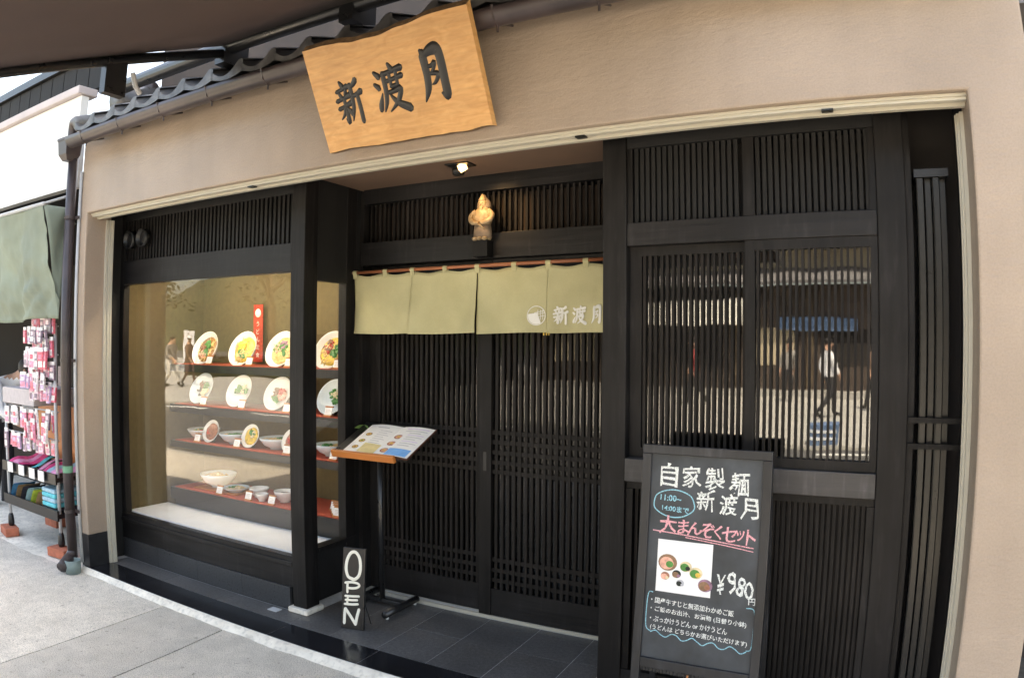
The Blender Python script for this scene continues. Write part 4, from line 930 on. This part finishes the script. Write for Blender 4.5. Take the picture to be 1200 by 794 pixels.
    # hands with five fingers
    for s, k1, k2 in ((-1, 'wrL', 'haL'), (1, 'wrR', 'haR')):
        w0, h0 = Vector(J[k1]), Vector(J[k2]); d = (h0-w0).normalized(); sd_ = Vector((0, 1, 0)); sd_ = (sd_-d*sd_.dot(d)).normalized()
        hm = MB()
        for f, (o_, ln) in enumerate(((-.026, .062), (-.009, .072), (.009, .068), (.025, .052))):
            p0 = h0+sd_*o_; hm.tube([p0-d*.02, p0+d*ln*.5, p0+d*ln+Vector((-s*.012, 0, 0))], [.0095, .009, .0065], 6)
        hm.tube([w0+d*.03-sd_*.03, h0-sd_*.052, h0-sd_*.055+d*.035], [.011, .010, .007], 6)
        part(t, 'fingers', hm, 'skin', True, local=True)
    if bag: part(t, 'bag', MB().box(J['haL'][0]-.05, J['haL'][0]+.05, J['haL'][1]-.14, J['haL'][1]+.14, J['haL'][2]-.36, J['haL'][2]-.06).tube([(J['haL'][0], J['haL'][1]-.08, J['haL'][2]-.06), (J['haL'][0], J['haL'][1], J['haL'][2]+.0), (J['haL'][0], J['haL'][1]+.08, J['haL'][2]-.06)], .008, 6), bag, local=True)
    return t
walk = dict(knL=(-.10,-.14,.49), anL=(-.10,-.16,.10), toL=(-.11,-.34,.05), knR=(.10,.04,.48), anR=(.10,.30,.13), toR=(.10,.16,.035), elL=(-.24,.10,1.14), wrL=(-.24,.06,.92), haL=(-.24,.05,.83), elR=(.24,-.06,1.14), wrR=(.23,-.20,.95), haR=(.22,-.24,.87))

# ================================================================== NEIGHBOUR SHOP (left)
ns = thing('neighbour_shop', 'neighbouring souvenir shop with white fascia and dark boarded upper wall', 'building', (-3.8, 0, 0))
part(ns, 'fascia', BX(-22, -2.02, -.26, -.20, 2.56, 3.22), 'fascia')
part(ns, 'fascia_cap', BX(-22, -2.00, -.30, -.14, 3.225, 3.285), 'verge', bevel=.008)
me = bxm('board', .19, .02, .26, 'woodd'); pieces(ns, 'board', me, [(-2.12-.2*i, -.10, 3.455) for i in range(24)])
part(ns, 'board_backing', BX(-22, -2.0, -.088, -.06, 3.32, 3.59), 'dark'); part(ns, 'top_rail', BX(-22, -1.98, -.14, -.02, 3.595, 3.66), 'steel')
part(ns, 'side_wall', BX(-1.96, -1.86, .0, 4, -.05, 3.3), 'oppwood'); part(ns, 'back_wall', BX(-22, -1.96, 2.6, 2.7, -.05, 3.2), 'dark'); part(ns, 'ceiling', BX(-22, -1.96, -.19, 2.6, 2.58, 2.62), 'dark')
part(ns, 'pilaster', BX(-3.49, -3.43, -.28, -.262, 2.56, 3.21), 'lip'); part(ns, 'corner_post', BX(-2.05, -1.97, -.18, -.08, 0, 2.55), 'brick')
part(ns, 'counter', BX(-6, -2.0, 1.1, 1.6, -.03, 1.0), 'brownwall')
ga = thing('green_awning', 'faded green cloth awning hanging before the neighbouring shop', 'awning', (-3.6, -.5, 2.38))
def gfn(u, v):
    x = -6.6+(-1.985+6.6)*u; wv = .025*math.sin(x*7+v*2)+.02*math.sin(x*15+3*v)+.05*noise.noise(Vector((x*3, v*3, 1)))+.03*noise.noise(Vector((x*8+v*5, v*7, 4)))+.012*noise.noise(Vector((x*20, v*14-x*9, 7)))
    return (x, -.50+.15*v+wv*(.2+v), 2.40-.76*v+.012*math.sin(x*5)*v)
part(ga, 'cloth', MB().grid(gfn, 260, 30), 'green', True, solid=.002)
part(ga, 'side_flap', MB().grid(lambda u, v: (-1.983+.02*math.sin(v*6), -.50+.15*v+(.16-.05*v)*u, 2.40-(.10+.62*(1-u)**2)*v), 6, 10), 'green', True, solid=.002)
part(ga, 'rail', MB().tube([(-6.6, -.50, 2.405), (-1.975, -.50, 2.405)], .014, 8), 'conduit', True)
for x in (-2.0, -4.2): part(ga, 'strut', MB().tube([(x, -.5, 2.405), (x, -.27, 2.50)], .01, 6), 'conduit')

rk = thing('display_rack', 'wire display rack of souvenir goods standing on red bricks by the downpipe', 'rack', (-2.62, -.12, GZ))
RX0, RX1, RY0, RY1 = -3.02, -2.17, -.28, .12
for x in (RX0, RX1):
    for y_ in (RY0, RY1): part(rk, 'upright', MB().tube([(x, y_, .05), (x, y_, 1.08 if x == RX0 else 1.62)], .013, 8), 'conduit', True)
    part(rk, 'rubber_foot', MB().lathe([(.02, 0), (.026, .02), (.022, .08), (.014, .1)], 10, (x, RY0, .045)), 'steel', True)
for z in (.28, .54): part(rk, 'tray', MB().box(RX0-.02, RX1+.02, RY0-.02, RY1+.02, z-.03, z).box(RX0-.03, RX1+.03, RY0-.035, RY0-.021, z-.045, z+.03), 'black')
for z in (.80, 1.0, 1.2, 1.4, 1.6): part(rk, 'hanging_rail', MB().tube([(RX0 if z < 1.1 else -2.55, RY0+.02, z), (RX1, RY0+.02, z)], .006, 6), 'conduit')
part(rk, 'wood_back', BX(RX0, RX1, .0, .012, .57, 1.0), 'lip')
for i, (x, y_) in enumerate(((RX1+.01, RY0-.01), (RX0, RY0-.02), (RX1+.01, RY1), (RX0, RY1))):
    solo('red_brick', BX(-.10, .10, -.055, .055, 0, .065).xf(Matrix.Translation((x, y_, GZ+.008)) @ Matrix.Rotation(R((8, -12, 4, 0)[i]), 4, 'Z')), 'brick', 'red brick under the '+('right front', 'left front', 'right rear', 'left rear')[i]+' foot of the display rack', 'brick', 'bricks under the rack', bevel=.004)
gc = []
for i, c in enumerate(((.80, .35, .48), (.78, .72, .72), (.72, .16, .22), (.85, .60, .66), (.55, .42, .62), (.80, .78, .74), (.25, .20, .25), (.75, .28, .40))): gc.append(flat('pack_%d' % i, c, .35, .35, 60))
cc = [flat('cloth_%d' % i, c, .8, .2, 30) for i, c in enumerate(((.05, .22, .42), (.30, .20, .10), (.03, .03, .04), (.35, .55, .65), (.45, .60, .08), (.50, .30, .16), (.10, .55, .62), (.75, .08, .25), (.80, .35, .55)))]
rnd = random.Random(3)
packm = []
for i_, m in enumerate(gc):
    mb = MB().box(-.026, .026, -.007, .007, -.062, .045).box(-.025, .025, -.0045, .0045, .0452, .070).box(-.020, .020, -.0086, -.0072, -.05, -.012).box(-.017, .010, -.0086, -.0072, .0, .028); me = mb.mesh('pack', m)
    for q in ('card', gc[(i_+3) % 8], gc[(i_+5) % 8]): me.materials.append(MT[q])
    for p in me.polygons: p.material_index = p.index//6
    packm.append(me)
PCOL = ('pink', 'off-white', 'dark red', 'pale pink', 'violet', 'cream', 'black', 'rose'); ORD = 'first second third fourth fifth sixth seventh eighth ninth tenth eleventh twelfth'.split()
def packs(z, x0, x1, y_, n, grp, lab):
    for i in range(n):
        ci = rnd.randrange(len(gc))
        o = put('souvenir_pack', packm[ci], None, (x0+(x1-x0)*(i+.5)/n+rnd.uniform(-.006, .006), y_-rnd.uniform(0, .03), z-.07+rnd.uniform(-.008, .008)), (rnd.uniform(-.1, .1), 0, rnd.uniform(-.35, .35)))
        o.scale = (rnd.uniform(.75, 1.15), 1, rnd.uniform(.75, 1.2))
        tag(o, '%s souvenir pack, %s from the left on the %s' % (PCOL[ci], ORD[i], lab), 'souvenir pack', 'souvenir packs on the rack')
for r_, z in enumerate((1.66, 1.50, 1.34, 1.18)): packs(z+.02, -2.52, -2.15, RY0-.005, 8, '', ('top', 'second', 'third', 'fourth')[r_]+' tier of the hanging column')
for r_, z in enumerate((1.58, 1.42, 1.26)): packs(z+.02, -2.56, -2.18, RY0-.05, 7, '', ('upper', 'middle', 'lower')[r_]+' front hooks of the column')
packs(1.0, RX0+.02, RX1, RY0-.0, 12, '', 'upper rail of the rack')
packs(.82, RX0+.02, RX1, RY0-.0, 11, '', 'lower rail of the rack')
packs(.92, -2.60, RX1, RY0-.04, 7, '', 'front hooks beside the grey box')
solo('grey_box', BX(RX0-.02, -2.48, RY0-.02, .08, 1.02, 1.14), flat('box_grey', (.50, .46, .47)), 'shallow grey cardboard box on top of the display rack', 'box', bevel=.004)
for i in range(8):
    x = RX0+.05+i*.105
    m_ = MB().grid(lambda u, v: (x+.085*u, RY0-.03+.26*v, .555+.055*v+.012*math.sin(u*5+i)+.018*math.sin(v*6+i)), 5, 6)
    o = solo('pink_cloth', m_, cc[(7, 8, 7, 6, 8, 7, 3, 8)[i]], 'folded '+('crimson', 'pale pink', 'bright red', 'turquoise', 'rose', 'dark pink', 'light blue', 'pink')[i]+' cloth number %s from the left on the upper tray' % ('one two three four five six seven eight'.split()[i]), 'cloth', 'cloths on the upper tray', smooth=True)
for i, x in enumerate((-2.86, -2.66, -2.48, -2.33)):
    solo('price_tag', BX(x-.045, x+.045, RY0-.055, RY0-.05, .50, .575).xf(Matrix.Rotation(R(0), 4, 'X')), 'card', ('leftmost', 'second', 'third', 'rightmost')[i]+' blank white price tag hanging on the upper tray', 'price tag', 'price tags on the tray')
for i in range(7):
    x = RX0+.06+i*.088
    m_ = MB().grid(lambda u, v: (x+.10*v-.0+.03*u, RY0-.02+.12*v*0+.18*u, .285+.12*math.sin(v*PI*.55)+.005*math.sin(u*8)), 3, 10)
    solo('folded_towel', m_, cc[(0, 1, 2, 3, 4, 5, 1)[i]], 'hanging '+('blue', 'ochre', 'black', 'pale blue', 'lime', 'brown', 'tan')[i]+' folded towel on the lower tray', 'towel', 'towels on the lower tray', smooth=True)
for i in range(5):
    solo('towel_stack', BX(-2.40, -2.20, RY0-.02, RY0+.2, .282+i*.034, .282+i*.034+.031), cc[(2, 6, 3, 6, 3)[i]], ('lowest black', 'second turquoise', 'middle pale blue', 'fourth turquoise', 'topmost pale blue')[i]+' towel of the folded stack on the lower tray', 'towel', 'stacked towels', bevel=.008)
for i in range(10):
    x = -4.9+.29*i; solo('shelf_goods', BX(x, x+rnd.uniform(.1, .22), 1.15, 1.35, 1.002, 1.002+rnd.uniform(.1, .5)), gc[rnd.randrange(8)] if i % 3 == 0 else ('dark' if i % 3 == 1 else 'brownwall'), 'boxed goods number %s from the left on the dim counter inside the neighbouring shop' % 'one two three four five six seven eight nine ten'.split()[i], 'box', 'goods on the counter')
person('person', 'person in a white shirt standing inside the neighbouring shop at the left edge', (-4.2, .15, GZ-.16), R(120), dict(ch=(0,-.10,1.24), nk=(0,-.24,1.34), hd0=(0,-.30,1.37), hd=(0,-.37,1.41), tp=(0,-.41,1.46), shL=(-.17,-.12,1.29), shR=(.17,-.12,1.29), elL=(-.21,-.2,1.05), elR=(.21,-.2,1.05), wrL=(-.18,-.36,.95), wrR=(.18,-.36,.95), haL=(-.17,-.44,.93), haR=(.17,-.44,.93)), ('shirt', 'pants', 'ink'))

# ================================================================== ACROSS THE STREET (seen in the glass)
ob = thing('timber_house', 'brown timber house with grey eave and white canopy, mirrored in the lattice windows', 'building', (2, -21, -.09))
OY = -20.6
part(ob, 'ground_floor', BX(-9, 14, OY-6, OY, -.09, 3.4), 'oppwood'); part(ob, 'upper_wall', BX(-9, 14, OY-5.5, OY-.6, 3.9, 4.75), 'oppwall')
part(ob, 'lower_eave', MB().prism([(-9.6, 0), (14.6, 0), (14.6, .1), (-9.6, .1)], 0, 1.7).xf(Matrix.Translation((0, OY+1.0, 3.36)) @ Matrix.Rotation(R(180), 4, 'Z') @ Matrix.Scale(-1, 4, (1, 0, 0)) @ Matrix.Rotation(R(19), 4, 'X')), 'opproof')
part(ob, 'upper_eave', BX(-9.8, 14.8, OY-6, OY+.6, 4.76, 5.0), 'opproof')
part(ob, 'roof', MB().prism([(-9.8, 5.0), (14.8, 5.0), (13, 7.2), (-8, 7.2)], OY-5, OY-.4), 'opproof')
part(ob, 'white_canopy', BX(-7.2, -1.0, OY+.3, OY+.75, 2.12, 2.95), 'whitecl')
part(ob, 'shop_curtain', BX(.1, 2.5, OY+.2, OY+.24, 1.93, 2.36), 'blue')
for i in range(9):
    x = -8.6+i*2.4; part(ob, 'pillar', BX(x, x+.16, OY+.01, OY+.15, -.09, 3.3), 'trunk')
    part(ob, 'window', BX(x+.4, x+2.0, OY+.005, OY+.03, .9, 2.0), 'dark' if i % 3 else 'oppwall')
part(ob, 'step', BX(-9, 14, OY, OY+.8, -.09, .1), 'kerb')
person('person', 'person in white shirt and dark trousers walking, mirrored in the right lattice window', (1.95, -13.6, -.09), R(70), walk, ('shirt', 'pants', 'ink'))
person('person', 'person in a dark jacket facing the timber house, mirrored left of the white shirt', (.75, -17.5, -.09), R(180), {}, ('grey', 'pants', 'ink'))
person('person', 'person in a brown jacket beside the dark jacket, mirrored in the right lattice window', (3.0, -16.2, -.09), R(-40), walk, ('brownj', 'pants', 'ink'), hairlong=True)
person('person', 'person in a red top across the street, mirrored in the right door', (-1.6, -16.0, -.09), R(-90), walk, ('redj', 'pants', 'ink'))
person('person', 'person in grey vest and pale trousers mirrored at the left of the show window', (-18.2, -12.2, -.09), R(75), walk, ('grey', 'tanpants', 'ink'))
person('person', 'person in a brown coat and white hat walking, mirrored in the show window', (-18.3, -13.0, -.09), R(70), walk, ('brownj', 'brownj', 'ink'), hat='shirt')
person('person', 'person in white shirt behind the grey vest, mirrored in the show window', (-19.2, -12.4, -.09), R(80), walk, ('shirt', 'pants', 'ink'))
t = thing('blue_crate', 'blue and white striped delivery crate at the kerb across the street', 'crate', (2.1, -9.3, -.09))
part(t, 'body', BX(1.85, 2.35, -9.5, -9.1, -.09, .25), 'blue', bevel=.01)
for z in (.0, .12): part(t, 'stripe', BX(1.88, 2.32, -9.098, -9.09, z, z+.05), 'shirt')
t = thing('street_banner', 'white upright advertising banner on a pole, mirrored in the show window', 'banner', (-23.2, -16.6, -.09))
part(t, 'pole', MB().tube([(-23.2, -16.6, -.09), (-23.2, -16.6, 2.0)], .02, 8), 'conduit'); part(t, 'cloth', BX(-23.5, -22.7, -16.61, -16.59, .6, 1.95), 'shirt')
for i in range(4): part(t, 'lettering', text('月見うど'[i], None, .22).xf(Matrix.Rotation(PI, 4, 'Z')).xf(Matrix.Translation((-23.1, -16.585, 1.75-.3*i))), 'ink')

def tree(label, x, y, h, cr, seed, m):
    rnd = random.Random(seed); t = thing('tree', label, 'tree', (x, y, -.09), group='trees across the street')
    mb = MB(); mb.tube([(x, y, -.1), (x+.1, y, h*.25), (x-.1, y+.1, h*.5)], [.28, .2, .14], 8)
    for k_ in range(5):
        a_ = k_*1.26+rnd.random(); mb.tube([(x, y, h*.35+.1*k_), (x+cr*.4*math.cos(a_), y+cr*.4*math.sin(a_), h*.55), (x+cr*.75*math.cos(a_), y+cr*.75*math.sin(a_), h*.7+rnd.uniform(-.4, .4))], [.1, .07, .03], 6)
    part(t, 'trunk', mb, 'trunk', True)
    mb = MB(); cl = []
    for _ in range(34):
        a_ = rnd.uniform(0, 2*PI); rr = cr*math.sqrt(rnd.random()); zz = h*.68+rnd.uniform(-1, 1)*h*.30*math.sqrt(max(0, 1-(rr/cr)**2)); cl.append((x+rr*math.cos(a_), y+rr*math.sin(a_), zz))
    for c in cl:
        for _ in range(60):
            p = Vector(c)+Vector((rnd.gauss(0, 1), rnd.gauss(0, 1), rnd.gauss(0, .7)))*cr*.17; s = rnd.uniform(.10, .2)
            u = Vector((rnd.uniform(-1, 1), rnd.uniform(-1, 1), rnd.uniform(-.6, .6))).normalized(); v = u.orthogonal().normalized(); b = len(mb.v)
            mb.v += [tuple(p+u*s), tuple(p+v*s*.5), tuple(p-u*s), tuple(p-v*s*.5)]; mb.f.append((b, b+1, b+2, b+3))
    part(t, 'crown', mb, m)
for i, (x, y, h, cr) in enumerate(((-14, -17.5, 8.5, 3.6), (-19.5, -20, 9.5, 4.2), (-27, -25, 11, 5), (-12, -24, 10, 4.2), (-34, -22, 10, 4.5), (16, -19, 8, 3.5))):
    tree(('broad green tree nearest the timber house', 'dark tree behind the walkers', 'tall dark tree far left across the street', 'tall green tree behind the first tree', 'pale green tree at the far end of the street', 'green tree right of the timber house')[i]+', mirrored in the glass', x, y, h, cr, i, 'leafd' if i in (1, 2) else 'leaf')
mb = MB(); rnd = random.Random(9)
for _ in range(2600):
    p = Vector((rnd.uniform(-26, -11), rnd.uniform(-19.4, -18.4), rnd.uniform(-.05, .85))); s = rnd.uniform(.08, .15); u = Vector((rnd.uniform(-1, 1), rnd.uniform(-1, 1), rnd.uniform(-1, 1))).normalized(); v = u.orthogonal().normalized(); b = len(mb.v)
    mb.v += [tuple(p+u*s), tuple(p+v*s*.6), tuple(p-u*s), tuple(p-v*s*.6)]; mb.f.append((b, b+1, b+2, b+3))
mb.box(-26, -11, -19.2, -18.6, -.09, .7)
solo('clipped_hedge', mb, 'leafd', 'long low clipped hedge under the trees, mirrored in the show window', 'hedge')
mb = MB().grid(lambda u, v: (-140+280*u, -75-60*v, -1+(16+8*math.sin(u*9)+4*math.sin(u*23))*math.sin(min(1, v*1.3)*PI*.5)), 60, 6)
struct('hill', mb, 'hill', True)
